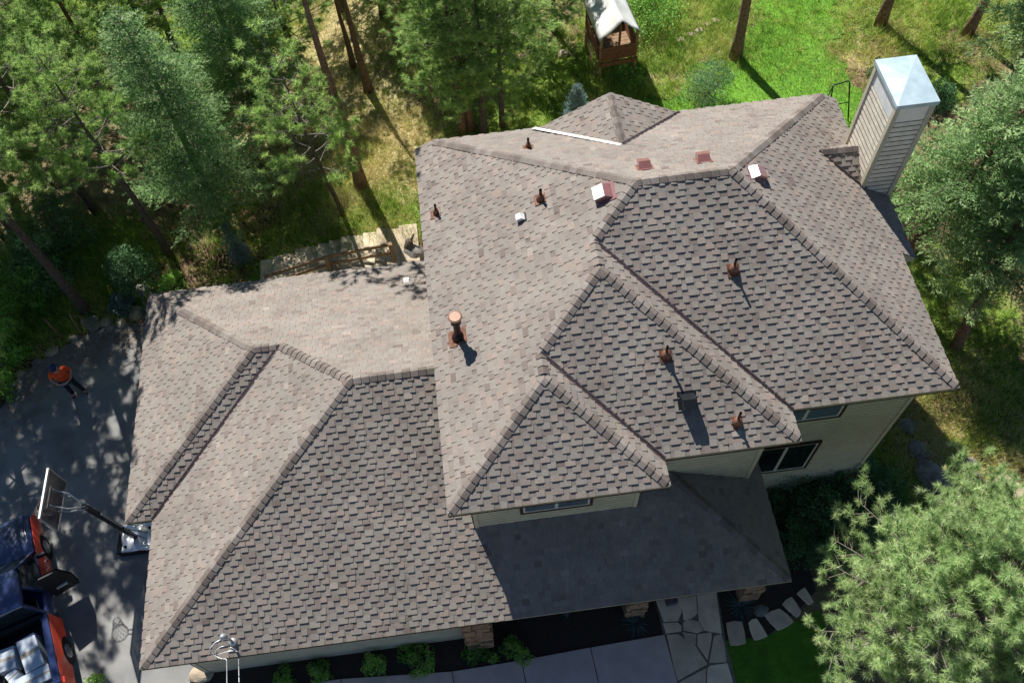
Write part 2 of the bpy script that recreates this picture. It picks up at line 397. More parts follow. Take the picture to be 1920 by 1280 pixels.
mb = MB(); mb.box((xm, yGf2 + .02, Zl - .034), (pR, yGf2 - .012, Zl - .004)); mb.build('drip_edge', M['trim'], house)
# notch face under the stepped eave
mb = MB(); mb.face([(xR, yN, -.02), (xe, yN, zxN - .02), (xe, yN, zxN - .14), (xR, yN, -.5)]); mb.box((xR - .4, yN + .02, -6.5), (xR + .02, chy0, -.3)); mb.build('side_bay_wall', M['siding'], house)
# rake closing at the rear left corner
mb = MB(); mb.face([(0, yK, -.15), (0, yK, 0), (K1[0], yK, zk), (K2[0], yK, zk), (xR, yK, 0), (xR, yK, -.15)]); mb.build('rear_fascia', M['fascia'], house)
# ---- walls with lap boards
WB = -7.3; M['gap'] = mat('board_gap_shade', (.13, .12, .09), None, 5, .9)  # dark backing colour paints the shadow lines between lap boards
def wall(ax, c, a, b, z0, z1, sgn, mt='siding', lap=.155, seed=5, name='wall', top=None):
    """wall on plane axis ax=0: x=c spanning y a..b ; ax=1: y=c spanning x a..b; sgn outward"""
    mb = MB(); rnd = random.Random(seed)
    if ax == 1: O = (0, c, z0); U = Vector((-sgn, 0, 0)); f = lambda q: -sgn * q
    else: O = (c, 0, z0); U = Vector((0, sgn, 0)); f = lambda q: sgn * q
    Vd = Vector((0, 0, 1)); N = U.cross(Vd)
    u0, u1 = sorted((f(a), f(b)))
    conv = [(u0, 0), (u1, 0), (u1, z1 - z0), (u0, z1 - z0)]
    courses(mb, O, U, Vd, N, [conv], seed, z1 - z0, (u0, u1), tabs=False, butt=.006, expo=lap, seglen=(2.2, 3.8))
    o = mb.build(name, [M[mt], M['gap']], house)
    return o
wall(1, .47, .47, 4.43, -3.1, -.15, -1, seed=1); wall(0, 4.43, .47, 1.11, -3.1, -.15, 1, seed=2); wall(0, .47, .47, 10.1, WB, -.15, -1, seed=3)
wall(1, 1.11, 4.43, 7.53, -3.8, -.15, -1, seed=4); wall(0, 7.53, 1.11, 1.89, -4, -.15, 1, seed=5)
wall(1, 1.89, 4.0, 11.44, WB, -.15, -1, seed=6); wall(0, 11.44, 1.89, 10.1, WB, -.15, 1, seed=7); wall(1, 10.1, .47, 11.44, WB, -.15, 1, seed=8)
wall(1, yGf2 + .47, gL2 + .47, .47, WB, Zl - .14, -1, seed=9); wall(0, gL2 + .47, yGf2 + .47, yGf1 + .47, WB, Zl - .14, -1, seed=10)
wall(1, yGf1 + .47, gL1 + .47, gL2 + .47, WB, Zl - .14, -1, seed=12); wall(0, gL1 + .47, yGf1 + .47, yGb - .47, WB, Zl - .14, -1, seed=13); wall(1, yGb - .47, gL1 + .47, .47, WB, Zl - .14, 1, seed=14)
wall(0, .47, yGf2 + .47, .47, WB, Zl, 1, seed=15)
def corner(x, y, z0, z1, sx, sy):
    mb = MB()
    mb.box((min(x, x - sx * .1), y + sy * .022, z0), (max(x, x - sx * .1), y + sy * .0, z1)) if False else None
    xs = sorted((x + sx * .024, x - sx * .10)); ys = sorted((y + sy * .024, y - sy * .10))
    mb.box((xs[0], min(y, y + sy * .024), z0), (xs[1], max(y, y + sy * .024), z1))
    mb.box((min(x + sx * .001, x + sx * .022), ys[0], z0), (max(x + sx * .001, x + sx * .022), ys[1] - .001 * sy if sy > 0 else ys[1], z1))
    mb.build('corner_trim', M['trim'], house)
for a in [(.47, .47, -3.2, -.15, -1, -1), (4.43, .47, -3.2, -.15, 1, -1), (7.53, 1.11, -4.05, -.15, 1, -1), (11.44, 1.89, WB, -.15, 1, -1), (gL2 + .47, yGf2 + .47, WB, Zl - .14, -1, -1), (gL1 + .47, yGf1 + .47, WB, Zl - .14, -1, -1), (.47, 10.1, WB, -.15, -1, 1)]: corner(*a)
# drain pipe on the right corner
mb = MB(); mb.tube([(11.52, 2.05, -.25), (11.52, 2.05, -6.2), (11.62, 1.7, -6.32)], .045, 8); mb.build('downpipe', M['brown'], house, True)
# ---- windows
def window(x0, x1, z0, z1, y, pane='glass', mull=None, label=None):
    w_ = thing('window', (0, 0, 0), None, None); w_.parent = house
    if label: w_['label'] = label
    f = .07
    mb = MB(); yo = y - .065
    for a, b in (((x0 - f, yo, z0 - f), (x1 + f, y, z0)), ((x0 - f, yo, z1), (x1 + f, y, z1 + f)), ((x0 - f, yo, z0), (x0, y, z1)), ((x1, yo, z0), (x1 + f, y, z1))): mb.box(a, b)
    mb.build('window_frame', M['brown'], w_)
    mb = MB(); g = .05; yi = y - .052
    mulls = mull or [(x0 + x1) / 2]; xs = [x0] + mulls + [x1]
    mb.box((x0, yi, z0), (x1, y - .001, z0 + g)); mb.box((x0, yi, z1 - g), (x1, y - .001, z1)); mb.box((x0, yi, z0 + g), (x0 + g, y - .001, z1 - g)); mb.box((x1 - g, yi, z0 + g), (x1, y - .001, z1 - g))
    for m_ in mulls: mb.box((m_ - .04, yi - .003, z0 + g), (m_ + .04, y - .001, z1 - g))
    mb.build('sash', M['white'], w_)
    for i in range(len(xs) - 1):
        mb = MB(); a = xs[i] + (g if i == 0 else .04); b = xs[i + 1] - (g if i == len(xs) - 2 else .04)
        mb.box((a, y - .042, z0 + g), (b, y - .002, z1 - g)); mb.build('pane', M[pane], w_)
    return w_
window(1.66, 3.24, -1.66, -.75, .47, 'blind', label='wide window under the lowest front eave of the upper storey')
window(7.9, 9.68, -1.68, -.72, 1.89, 'blind', label='upper window beside the valley end on the right front wall')
window(7.95, 9.62, -4.95, -3.27, 1.89, 'glass', label='tall dark window above the shrubs on the right front wall')
# ---- stone columns of the porch
def stonecol(x, y, w_=.62, seed=1):
    rnd = random.Random(seed); mb = MB(); z = G0 - .1
    while z < Zl - .15:
        h = rnd.uniform(.22, .42); k = 2; cut = rnd.uniform(-.17, .17)
        for a, b in ((-w_ / 2, cut), (cut, w_ / 2)):
            for c, d in ((-w_ / 2, 0), (0, w_ / 2)):
                j = lambda: rnd.uniform(-.03, .045)
                mb.box((x + a + (-j() if a < cut else .004), y + c + (-j() if c < 0 else .004), z), (x + b + (j() if b > cut else -.004), y + d + (j() if d > 0 else -.004), min(z + h - .012, Zl - .15)), rnd.random())
        z += h
    o = mb.build('stone_column', M['stone'], house); b = o.modifiers.new('b', 'BEVEL'); b.width = .018; b.segments = 2
stonecol(.12, -1.06, .72, 1); stonecol(4.42, -.90, .52, 2); stonecol(7.6, -.87, .52, 3)
mb = MB(); mb.box((.5, -1.30, Zl - .36), (7.85, -1.12, Zl - .14)); mb.build('porch_beam', M['brown'], house)
# porch light fixtures / garage front wall fittings
for xx in (-5.2, -4.5): mb = MB(); mb.tube([(xx, -1.1, -4.3), (xx, -1.26, -4.3)], .09, 10); mb.build('wall_lamp', M['white'], house)
# ================================================================== chimney
ch = thing('chimney', (0, 0, 0), None, None); ch.parent = house; ch['label'] = 'tall sided chimney chase with a pale metal cap'
zt = chz - .62
for (ax, c, a, b, sg, sd, zlo) in ((1, chy0, chx0, chx1, -1, 71, -.75), (1, chy1, chx0, chx1, 1, 72, -6.5), (0, chx0, chy0, chy1, -1, 73, -.2), (0, chx1, chy0, chy1, 1, 74, -6.5)):
    o = wall(ax, c, a, b, zlo, zt, sg, 'chsiding', .165, sd, 'siding'); o.parent = ch
mb = MB(); mb.box((chx0 + .01, chy0 + .01, zt - .01), (chx1 - .01, chy1 - .01, chz - .12)); mb.build('metal_band', M['galvw'], ch)
mb = MB()
for (x, sx) in ((chx0, -1), (chx1, 1)):
    for (y, sy) in ((chy0, -1), (chy1, 1)):
        xs = sorted((x + sx * .03, x - sx * .085)); ys = sorted((y + sy * .03, y - sy * .085))
        mb.box((xs[0], ys[0], -.45 if x < 12 else -6.5), (xs[1], ys[1], chz - .10))
mb.build('corner_board', M['trim'], ch)
mb = MB(); e = .06; zc0 = chz - .13
mb.box((chx0 - e + .01, chy0 - e + .01, zc0), (chx1 + e - .01, chy1 + e - .01, chz - .09))
P = [(chx0 - e, chy0 - e, chz - .09), (chx1 + e, chy0 - e, chz - .09), (chx1 + e, chy1 + e, chz - .09), (chx0 - e, chy1 + e, chz - .09)]
P2_ = [(p[0], p[1], chz) for p in P]; top = ((chx0 + chx1) / 2, (chy0 + chy1) / 2, chz + .09)
for i in range(4):
    mb.face([P[i], P[(i + 1) % 4], P2_[(i + 1) % 4], P2_[i]]); mb.face([P2_[i], P2_[(i + 1) % 4], top])
mb.build('metal_cap', M['galv'], ch)
# cricket behind the chimney (upslope side)
ckx, cky = 10.46, 8.10
zr_ = lambda x: mR * (xR - x)
rz = zr_(ckx) + .02; ck1 = Vector((chx0, cky, rz - .02)); ck0 = Vector((ckx - .05, cky, rz))
cN = Vector((chx0, chy1 + .02, zr_(chx0) + .01)); cS = Vector((chx0, chy0 - .02, zr_(chx0) + .01))
for (a, b, sd) in ((cS, 1, 81), (cN, -1, 82)):
    tri = [ck0, a, ck1]; nrm = (tri[1] - tri[0]).cross(tri[2] - tri[0]).normalized()
    if nrm.z < 0: nrm = -nrm
    U = Vector((1, 0, 0)); U = (U - nrm * U.dot(nrm)).normalized(); Vd = nrm.cross(U)
    if Vd.z < 0: U = -U; Vd = -Vd
    cv = [((p - a).dot(U), (p - a).dot(Vd)) for p in tri]; v0 = min(c[1] for c in cv)
    mb = MB(); courses(mb, a + Vd * v0, U, Vd, nrm, [[(c[0], c[1] - v0) for c in cv]], sd, 2, (min(c[0] for c in cv), max(c[0] for c in cv)))
    mb.build('roof_slope', M['shingle'], house)['label'] = 'small cricket slope behind the chimney'
    if b == 1: NcS = nrm
    else: NcN = nrm
ridge_caps(house, ck0 + Vector((0, 0, .01)), ck1 + Vector((0, 0, .01)), NcS, NcN, 91, wid=.12)
valley(house, cS, ck0, NR, NcS, .05)
# ================================================================== roof fittings
def base_frame(P, N, up):
    """matrix at P: x across slope, y up slope, z normal"""
    y = up; x = y.cross(N); return Matrix(((x[0], y[0], N[0], P[0]), (x[1], y[1], N[1], P[1]), (x[2], y[2], N[2], P[2]), (0, 0, 0, 1)))
def upv(m, ax, s): L = math.hypot(1, m); return (Vector((s, 0, m)) if ax == 0 else Vector((0, s, m))) / L
UL, UF, UR, UB = upv(mL, 0, 1), upv(mF, 1, 1), upv(mR, 0, -1), upv(mB, 1, -1)
def pipe(x, y, z, N, up, h, r=.035, cone=True, big=False, label=None, r2=.085, cm='copper'):
    v = thing('vent_pipe', (x, y, z), None, None); v.parent = house
    if label: v['label'] = label
    Mx = base_frame(Vector((0, 0, 0)), N, up); s = .14 if not big else .22
    mb = MB(); mb.box((-s, -s * 1.2, .012), (s, s * 1.0, .022), M4=Mx); mb.build('flashing', M['copper'], v)
    if cone:
        mb = MB(); mb.tube([Vector((0, 0, 0)), Vector((0, 0, .10)), Vector((0, 0, .2))], [r2 * 1.25, r2, r + .008], 18); mb.build('cone', M[cm], v, True)
    mb = MB(); mb.tube([(0, 0, .02), (0, 0, h)], r, 14, cap=False); mb.tube([(0, 0, h - .12), (0, 0, h - .10)], r * .93, 14)
    mb.build('pipe', M['pipe'], v, True)
    return v
pipe(.43, 8.13, .22, NL, UL, .36, .032, r2=.07, label='thin vent pipe near the left eave')
pipe(3.04, 7.05, 1.6, NL, UL, .36, .036, r2=.09, label='thin vent pipe high on the left slope')
pipe(3.02, 9.24, 1.06, NB, UB, .34, .032, r2=.07, label='thin vent pipe on the rear slope')
pipe(7.09, 4.33, 1.6, NFa, UF, .42, .03, r2=.10, label='vent pipe with a wide copper cone on the largest front slope')
pipe(5.22, 2.62, 1.09, NFb, UF, .42, .03, r2=.10, label='vent pipe with a wide copper cone near the middle front ridge')
pipe(6.61, 1.16, .27, NFb, UF, .5, .03, r2=.10, label='vent pipe with a wide copper cone near the front eave')
st = pipe(.66, 4.23, .35, NL, UL, 0.85, .085, r2=.13, big=True, label='tall brown flue pipe with a round cap on the left slope', cm='pipe')
mb = MB(); mb.tube([(0, 0, .62), (0, 0, .66), (0, 0, .88)], [.09, .125, .125], 20); mb.build('cap_band', M['pipe'], st, True)
mb = MB(); mb.tube([(0, 0, .885), (0, 0, .90), (0, 0, .925)], [.165, .17, .13], 24); mb.build('cap', mat("copper_lid", (.25, .15, .105), (.21, .12, .085), 6, .45, metal=.2), st)
def boxvent(x, y, z, N, up, s, h, m, m2=None, label=None, cup=True):
    v = thing('roof_vent', (0, 0, 0), None, None); v.parent = house
    if label: v['label'] = label
    Mx = base_frame(Vector((x, y, z)), N, up)
    mb = MB(); mb.box((-s * .95, -s * .8, .012), (s * .95, s * 1.0, .02), M4=Mx); mb.build('flange', m2 or m, v)
    k = MB(); a = s * .72
    V = [(-a, -a, .02), (a, -a, .02), (a, a, .02), (-a, a, .02), (-a * .92, -a * 1.08, h), (a * .92, -a * 1.08, h), (a * .92, a * .25, h), (-a * .92, a * .25, h)]
    V = [Mx @ Vector(p) for p in V]
    for f in ((4, 5, 6, 7), (0, 1, 5, 4), (1, 2, 6, 5), (2, 3, 7, 6), (3, 0, 4, 7)): k.face([V[i] for i in f])
    k.build('hood', m, v); return v
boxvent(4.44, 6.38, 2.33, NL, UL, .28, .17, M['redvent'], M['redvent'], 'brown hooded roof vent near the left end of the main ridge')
_h = [c for c in house.children if c.get('label', '').startswith('brown hooded roof vent near the left end')][0].children[1]; _h.data.materials.append(M['flash']); _h.data.polygons[0].material_index = 1  # white top face paints sun glare into the brown hood's colour
boxvent(8.02, 6.42, 2.31, NR, UR, .25, .17, M['redvent'], None, 'brown hooded roof vent near the right end of the main ridge')
boxvent(5.52, 7.06, 2.3, NB, UB, .21, .17, M['redvent'], None, 'brown hooded roof vent behind the left half of the main ridge')
boxvent(6.93, 7.05, 2.3, NB, UB, .21, .17, M['redvent'], None, 'brown hooded roof vent behind the right half of the main ridge')
boxvent(2.53, 6.76, 1.33, NL, UL, .13, .12, M['flash'], M['blackmetal'], 'small white roof vent on the left slope')
boxvent(-.78, 8.24, -2.83, NgB, upv(mb_, 1, -1), .12, .09, M['flash'], M['blackmetal'], 'small white roof vent on the rear garage slope')
boxvent(5.57, 1.70, .58, NFb, UF, .23, .30, M['blackmetal'], M['blackmetal'], 'black boxy roof vent on the middle front slope')
# ================================================================== GROUND
rng = np.random.default_rng(7)
def gzv(X, Y): return np.array([gz(a, b) for a, b in zip(X.ravel(), Y.ravel())])
def blob(px, py, r): p = at(px, py); return (p.x, p.y, r)
GREEN = [blob(*b) for b in [(130, 560, 1.6), (210, 560, 1.3), (260, 470, 1.8), (120, 490, 2), (700, 425, 1.6), (770, 420, 1.2), (560, 455, 3), (480, 470, 2.5), (620, 450, 2), (170, 520, 2.2), (90, 560, 2), (230, 500, 1.6), (60, 640, 1.3), (980, 190, 3), (1060, 150, 2.5), (1150, 180, 2),
    (1230, 60, 3), (1200, 20, 3), (1300, 20, 3), (1230, 190, 1.5), (1640, 10, 3), (1760, 30, 2.5), (1800, 20, 3), (1750, 140, 1.6), (1800, 600, 2), (1740, 560, 2), (1880, 800, 1.2), (1850, 720, 1.4), (1650, 850, 2), (1380, 80, 2), (20, 30, 5), (130, 20, 4), (420, 20, 4), (880, 60, 3)]]
DRY = [blob(*b) for b in [(720, 340, 2.6), (650, 300, 2.5), (740, 270, 2), (560, 240, 3), (600, 380, 2), (1270, 110, 1.8), (1310, 70, 2), (1590, 130, 1.3), (1640, 110, 1.6), (1700, 60, 2), (1600, 60, 1.5), (1760, 640, 1.6), (1790, 790, 2), (1760, 820, 2), (1900, 860, 2), (1720, 790, 1.4), (1780, 770, 1.2), (1740, 800, 1.3), (1700, 770, 1.2), (1790, 830, 1.2), (1830, 840, 1.5), (700, 310, 2.5), (720, 380, 2), (600, 310, 2), (640, 60, 3), (590, 100, 3), (1900, 40, 2), (700, 200, 2)]]
DIRT = [blob(*b) for b in [(60, 680, .9), (110, 655, .7), (150, 640, .6), (240, 590, .8), (200, 600, .7), (1660, 90, 1.1), (1680, 160, 1.0), (1610, 150, .8), (1820, 80, 1.2), (350, 400, 2), (450, 380, 2.5), (520, 330, 2.5), (1760, 740, 1.2), (1880, 930, 1.5), (760, 480, 1.0), (660, 500, 1.5), (420, 500, 1.6), (330, 510, 1.2)]]
def field(X, Y, bl):
    s = np.zeros(X.shape)
    for (a, b, r) in bl: s = np.maximum(s, np.exp(-((X - a) ** 2 + (Y - b) ** 2) / (r * r)))
    return s
nx, ny = 260, 240
gx_ = np.linspace(-45, 55, nx); gy_ = np.linspace(-30, 70, ny); X, Y = np.meshgrid(gx_, gy_)
Z = gzv(X, Y).reshape(X.shape)
V = np.stack([X, Y, Z], -1).reshape(-1, 3)
idx = np.arange(nx * ny).reshape(ny, nx)
F = np.stack([idx[:-1, :-1], idx[:-1, 1:], idx[1:, 1:], idx[1:, :-1]], -1).reshape(-1, 4)
ground = npmesh('ground', V, F, None, smooth=True); tag(ground, kind='structure')
def vattr(o, name, vals):
    a = o.data.attributes.new(name, 'FLOAT', 'POINT'); a.data.foreach_set("value", vals.ravel().astype(np.float32))
for nme, bl in (('green', GREEN), ('dry', DRY), ('dirt', DIRT)): vattr(ground, nme, field(X, Y, bl))
def ground_mat():
    m = bpy.data.materials.new("ground_soil_and_grass"); m.use_nodes = True; n = m.node_tree.nodes; l = m.node_tree.links
    b = n["Principled BSDF"]; b.inputs["Roughness"].default_value = .95; b.inputs["Specular IOR Level"].default_value = .1
    tc = n.new("ShaderNodeTexCoord")
    def noise(s, d=6, di=0):
        q = n.new("ShaderNodeTexNoise"); q.inputs["Scale"].default_value = s; q.inputs["Detail"].default_value = d; q.inputs["Distortion"].default_value = di
        l.new(tc.outputs["Object"], q.inputs["Vector"]); return q.outputs["Fac"]
    def rmp(f, c1, c2, a=.35, bb=.65):
        r = n.new("ShaderNodeValToRGB"); r.color_ramp.elements[0].position = a; r.color_ramp.elements[1].position = bb
        r.color_ramp.elements[0].color = (*c1, 1); r.color_ramp.elements[1].color = (*c2, 1); l.new(f, r.inputs[0]); return r.outputs[0]
    base = rmp(noise(2.2), (.13, .095, .055), (.24, .20, .10))
    green = rmp(noise(5), (.08, .14, .022), (.20, .28, .05))
    dry = rmp(noise(9, 8, .5), (.22, .18, .08), (.50, .42, .22))
    dirt = rmp(noise(7, 8), (.06, .038, .025), (.25, .17, .105))
    def mask(attr, s, w=.55):
        a = n.new("ShaderNodeAttribute"); a.attribute_name = attr
        x = n.new("ShaderNodeMath"); x.operation = 'MULTIPLY_ADD'; l.new(noise(s, 8, .6), x.inputs[0]); x.inputs[1].default_value = 1.6; x.inputs[2].default_value = -.8
        y = n.new("ShaderNodeMath"); y.operation = 'ADD'; l.new(a.outputs["Fac"], y.inputs[0]); l.new(x.outputs[0], y.inputs[1])
        z = n.new("ShaderNodeMapRange"); z.inputs[1].default_value = w - .18; z.inputs[2].default_value = w + .18; l.new(y.outputs[0], z.inputs[0]); return z.outputs[0]
    def mix(f, a, c):
        x = n.new("ShaderNodeMix"); x.data_type = 'RGBA'; l.new(f, x.inputs[0]); l.new(a, x.inputs[6]); l.new(c, x.inputs[7]); return x.outputs[2]
    cur = mix(mask('dry', 1.1, .45), base, dry); cur = mix(mask('green', 1.4, .45), cur, green); cur = mix(mask('dirt', 1.8, .5), cur, dirt)
    l.new(cur, b.inputs["Base Color"])
    bp = n.new("ShaderNodeBump"); bp.inputs["Strength"].default_value = .8; bp.inputs["Distance"].default_value = .08
    l.new(noise(12, 8), bp.inputs["Height"]); l.new(bp.outputs[0], b.inputs["Normal"])
    return m
ground.data.materials.append(ground_mat())
def sheet(name, pts, z, m, th=0, kind='structure'):
    mb = MB()
    if th: mb.prism([(p[0], p[1]) for p in pts], z - th, z)
    else: mb.face([(p[0], p[1], z) for p in pts])
    o = mb.build(name, m)
    if kind: tag(o, kind=kind)
    return o
M['asphalt'] = mat("asphalt", (.27, .268, .255), (.17, .17, .168), 1.1, .9, bump=.5, bscale=140, detail=12, fac=(.3, .62), dist=.6)
M['concrete'] = mat("brushed_concrete", (.66, .52, .465), (.56, .44, .395), 2.5, .85, bump=.35, bscale=120)
M['flag'] = mat("flagstone", (.86, .66, .46), (.64, .50, .35), 2.2, .85, bump=.5, bscale=14, tint=.22)
M['joint'] = mat('joint_sand', (.26, .23, .18), (.16, .14, .11), 20, .95, bump=.5, bscale=60)
M['mulch'] = mat("bark_mulch", (.075, .055, .04), (.03, .023, .018), 34, .95, bump=1, bscale=70, detail=9)
M['lawn'] = mat("lawn_turf", (.15, .33, .03), (.09, .21, .02), 3, .95, bump=.8, bscale=60)
M['rock'] = mat("grey_rock", (.32, .30, .27), (.15, .14, .13), 4, .9, bump=.9, bscale=10, tint=.2)
M['sand'] = mat("sandstone", (.60, .50, .36), (.42, .34, .24), 2, .85, bump=.4, bscale=12, tint=.25)
M['wood'] = mat("weathered_wood", (.30, .20, .12), (.19, .12, .07), 7, .85, bump=.5, bscale=20, dist=2)
edge = [at(283, 600), at(255, 608), at(232, 606), at(200, 614), at(168, 626), at(140, 640), at(118, 651), at(88, 672), at(60, 692), at(32, 716), at(0, 738), at(-60, 790), at(-160, 900)]
sheet('driveway', [(-7.5, 10.6)] + [(p.x, p.y) for p in edge] + [(-24, 4), (-24, -14), (-7.75, -14), (-7.75, -1.0)], G0 + .03, M['asphalt'])
sheet('mulch_bed', [(-7.74, -.8), (-7.74, -2.6), at(620, 1276).xy, at(870, 1256).xy, at(1245, 1188).xy, at(1222, 1120).xy, (5.6, .3), (-7.74, .3)], G0 + .022, M['mulch'])
sheet('mulch_bed', [at(1340, 1105).xy, at(1362, 1200).xy, at(1440, 1190).xy, at(1500, 1140).xy, at(1590, 1040).xy, (12.6, .8), (12.6, 1.9), (7.0, 1.9), (6.7, .3)], G0 + .03, M['mulch'])
o = sheet('front_lawn', [at(1360, 1200).xy, at(1384, 1300).xy, (7.6, -9), (20, -9), (20, -1.5), (11, -1.2), at(1500, 1160).xy, at(1440, 1192).xy], G0 + .026, M['lawn'])
# concrete walk slabs
b0 = [at(440, 1300), at(640, 1273), at(848, 1259), at(978, 1238), at(1107, 1214), at(1246, 1190)]
for i in range(5):
    a, b = b0[i], b0[i + 1]; g = .012
    sheet('concrete_walk', [(a.x + g, a.y), (a.x + g + .12, a.y - 1.7), (b.x - g + .12, b.y - 1.7), (b.x - g, b.y)], G0 + .06, M['concrete'], .1)
# flagstones (traced outlines, each a slab of its own thickness in one path)
fs = [[(1045, 245), (1165, 228), (1180, 300), (1160, 350), (1085, 355)], [(1160, 230), (1255, 220), (1262, 310), (1235, 335), (1190, 345), (1185, 300)], [(1262, 218), (1362, 200), (1390, 415), (1300, 400), (1270, 350)],
    [(1187, 362), (1205, 342), (1266, 352), (1294, 400), (1262, 415), (1190, 400)], [(1080, 362), (1158, 359), (1178, 378), (1176, 404), (1097, 416)], [(1183, 410), (1256, 421), (1253, 478), (1205, 458)],
    [(1102, 425), (1160, 422), (1253, 484), (1313, 577), (1160, 664), (1140, 600)], [(1265, 422), (1335, 410), (1338, 440), (1316, 556), (1260, 475)], [(1350, 432), (1390, 420), (1405, 470), (1417, 567), (1325, 570)],
    [(1330, 587), (1420, 574), (1455, 690), (1480, 760), (1312, 760), (1316, 602)], [(1165, 676), (1308, 600), (1304, 700), (1180, 760)]]
mb = MB(); rnd = random.Random(5)
for s in fs:
    pts = [at(860 + q[0] / 2.8235, 1040 + q[1] / 2.8235) for q in s]; c = sum((Vector(p) for p in pts), Vector()) / len(pts)
    mb.prism([tuple((c + (p - c) * 1.015).xy) for p in pts], G0 - .02, G0 + .055 + rnd.uniform(-.006, .006), rnd.random())
tag(mb.build('flagstone_walk', M['flag']), kind='structure')
sheet('walk_joint_sand', [at(1228, 1120).xy, at(1243, 1190).xy, at(1270, 1300).xy, at(1385, 1300).xy, at(1360, 1200).xy, at(1345, 1108).xy], G0 + .034, M['joint'])
# stepping stones
sst = [(2.8235, 860, 1040, [(1412, 358), (1500, 352), (1522, 470), (1436, 482)], 'stepping stone beside the flagstone walk, first of the curved row'), (2.8235, 860, 1040, [(1530, 358), (1575, 335), (1636, 432), (1562, 456)], 'narrow stepping stone, second from the flagstone walk'),
    (2.8235, 860, 1040, [(1612, 318), (1695, 282), (1775, 355), (1690, 404)], 'largest pale stepping stone, third from the flagstone walk'), (2.8235, 860, 1040, [(1708, 262), (1760, 220), (1812, 300), (1788, 334)], 'stepping stone at the edge of the front pine, fourth from the walk'),
    (2.8235, 860, 1040, [(1785, 205), (1830, 172), (1878, 250), (1850, 268)], 'stepping stone half under the front pine, fifth from the walk'), (5.334, 1400, 860, [(1130, 705), (1215, 665), (1245, 810), (1180, 810)], 'stepping stone past the porch corner, left of a group of three'),
    (5.334, 1400, 860, [(1292, 620), (1325, 578), (1400, 655), (1300, 705)], 'pointed stepping stone past the porch corner, middle of three'), (5.334, 1400, 860, [(1422, 510), (1505, 495), (1565, 620), (1475, 645)], 'large stepping stone near the grey boulder, right of three')]
for f, ox, oy, q, lb in sst:
    mb = MB(); pts = [at(ox + a / f, oy + b / f) for a, b in q]; z = max(p.z for p in pts)
    c = sum((Vector(p) for p in pts), Vector()) / len(pts); pp = []
    for i, p in enumerate(pts):
        n_ = pts[(i + 1) % 4]; pp.append(tuple((c + (p - c) * .97).xy)); mdl = (p + n_) / 2; pp.append(tuple((c + (mdl - c) * rnd.uniform(1.02, 1.12)).xy))
    mb.prism(pp, z - .08, z + .07, rnd.random()); o = mb.build('stepping_stone', M['flag']); weld(o, .015); tag(o, lb, 'stepping stone', 'stepping stones curving around the porch corner')
# rear lawn
lp = [at(*q) for q in [(1180, 205), (1225, 195), (1280, 150), (1345, 118), (1390, 70), (1430, 20), (1455, -30), (1570, -40), (1556, 30), (1562, 80), (1580, 120), (1610, 200), (1640, 300), (1560, 420), (1100, 300)]]
def inside(x, y, P):
    c = False; n = len(P)
    for i in range(n):
        x1, y1 = P[i][0], P[i][1]; x2, y2 = P[(i + 1) % n][0], P[(i + 1) % n][1]
        if (y1 > y) != (y2 > y) and x < (x2 - x1) * (y - y1) / (y2 - y1) + x1: c = not c
    return c
mb = MB(); st_ = .2; wob = lambda x, y: .25 * math.sin(x * 2.1 + y) + .2 * math.sin(y * 3.3 - x)
xs = np.arange(3, 22, st_); ys = np.arange(9, 32, st_); vid = {}
for x in xs:
    for y in ys:
        if inside(x + wob(x, y), y + wob(y, x), lp):
            q = [(x, y), (x + st_, y), (x + st_, y + st_), (x, y + st_)]; f = []
            for a, b in q:
                k = (round(a, 2), round(b, 2))
                if k not in vid: vid[k] = len(mb.v); mb.v.append((a, b, gz(a, b) + .035))
                f.append(vid[k])
            mb.f.append(tuple(f)); mb.t.append(.5); mb.mi.append(0)
rear_cells = [tuple(mb.v[f[0]]) for f in mb.f]
tag(mb.build('rear_lawn', M['lawn'], smooth=True), kind='structure')
# ================================================================== blades / grass
def blades(P, D, L, W, bend=.35, tb=.5, ts=.25, seg=1):
    """triangular blades from points P along D"""
    n = len(P); side = rng.normal(size=(n, 3)); side -= (side * D).sum(1, keepdims=True) * D; side /= np.linalg.norm(side, axis=1, keepdims=True) + 1e-9
    W = np.asarray(W).reshape(-1, 1); L = np.asarray(L).reshape(-1, 1)
    a = P - side * W / 2; b = P + side * W / 2; c = P + D * L
    V = np.stack([a, b, c], 1).reshape(-1, 3); F = np.arange(3 * n, dtype=np.int32).reshape(-1, 3)
    return V, F
def unit(a): return a / (np.linalg.norm(a, axis=1, keepdims=True) + 1e-9)
M['grass'] = ramp_mat("meadow_grass", [(0, (.10, .20, .03)), (.3, (.24, .40, .055)), (.5, (.42, .50, .09)), (.7, (.60, .53, .20)), (1, (.76, .65, .38))], gran=.1, patch=.15, pscale=1.5, trans=.25)
M['turf'] = ramp_mat("lawn_blades", [(0, (.11, .24, .025)), (.5, (.20, .37, .04)), (1, (.34, .48, .09))], gran=.1, patch=.25, pscale=1.2, trans=.25)
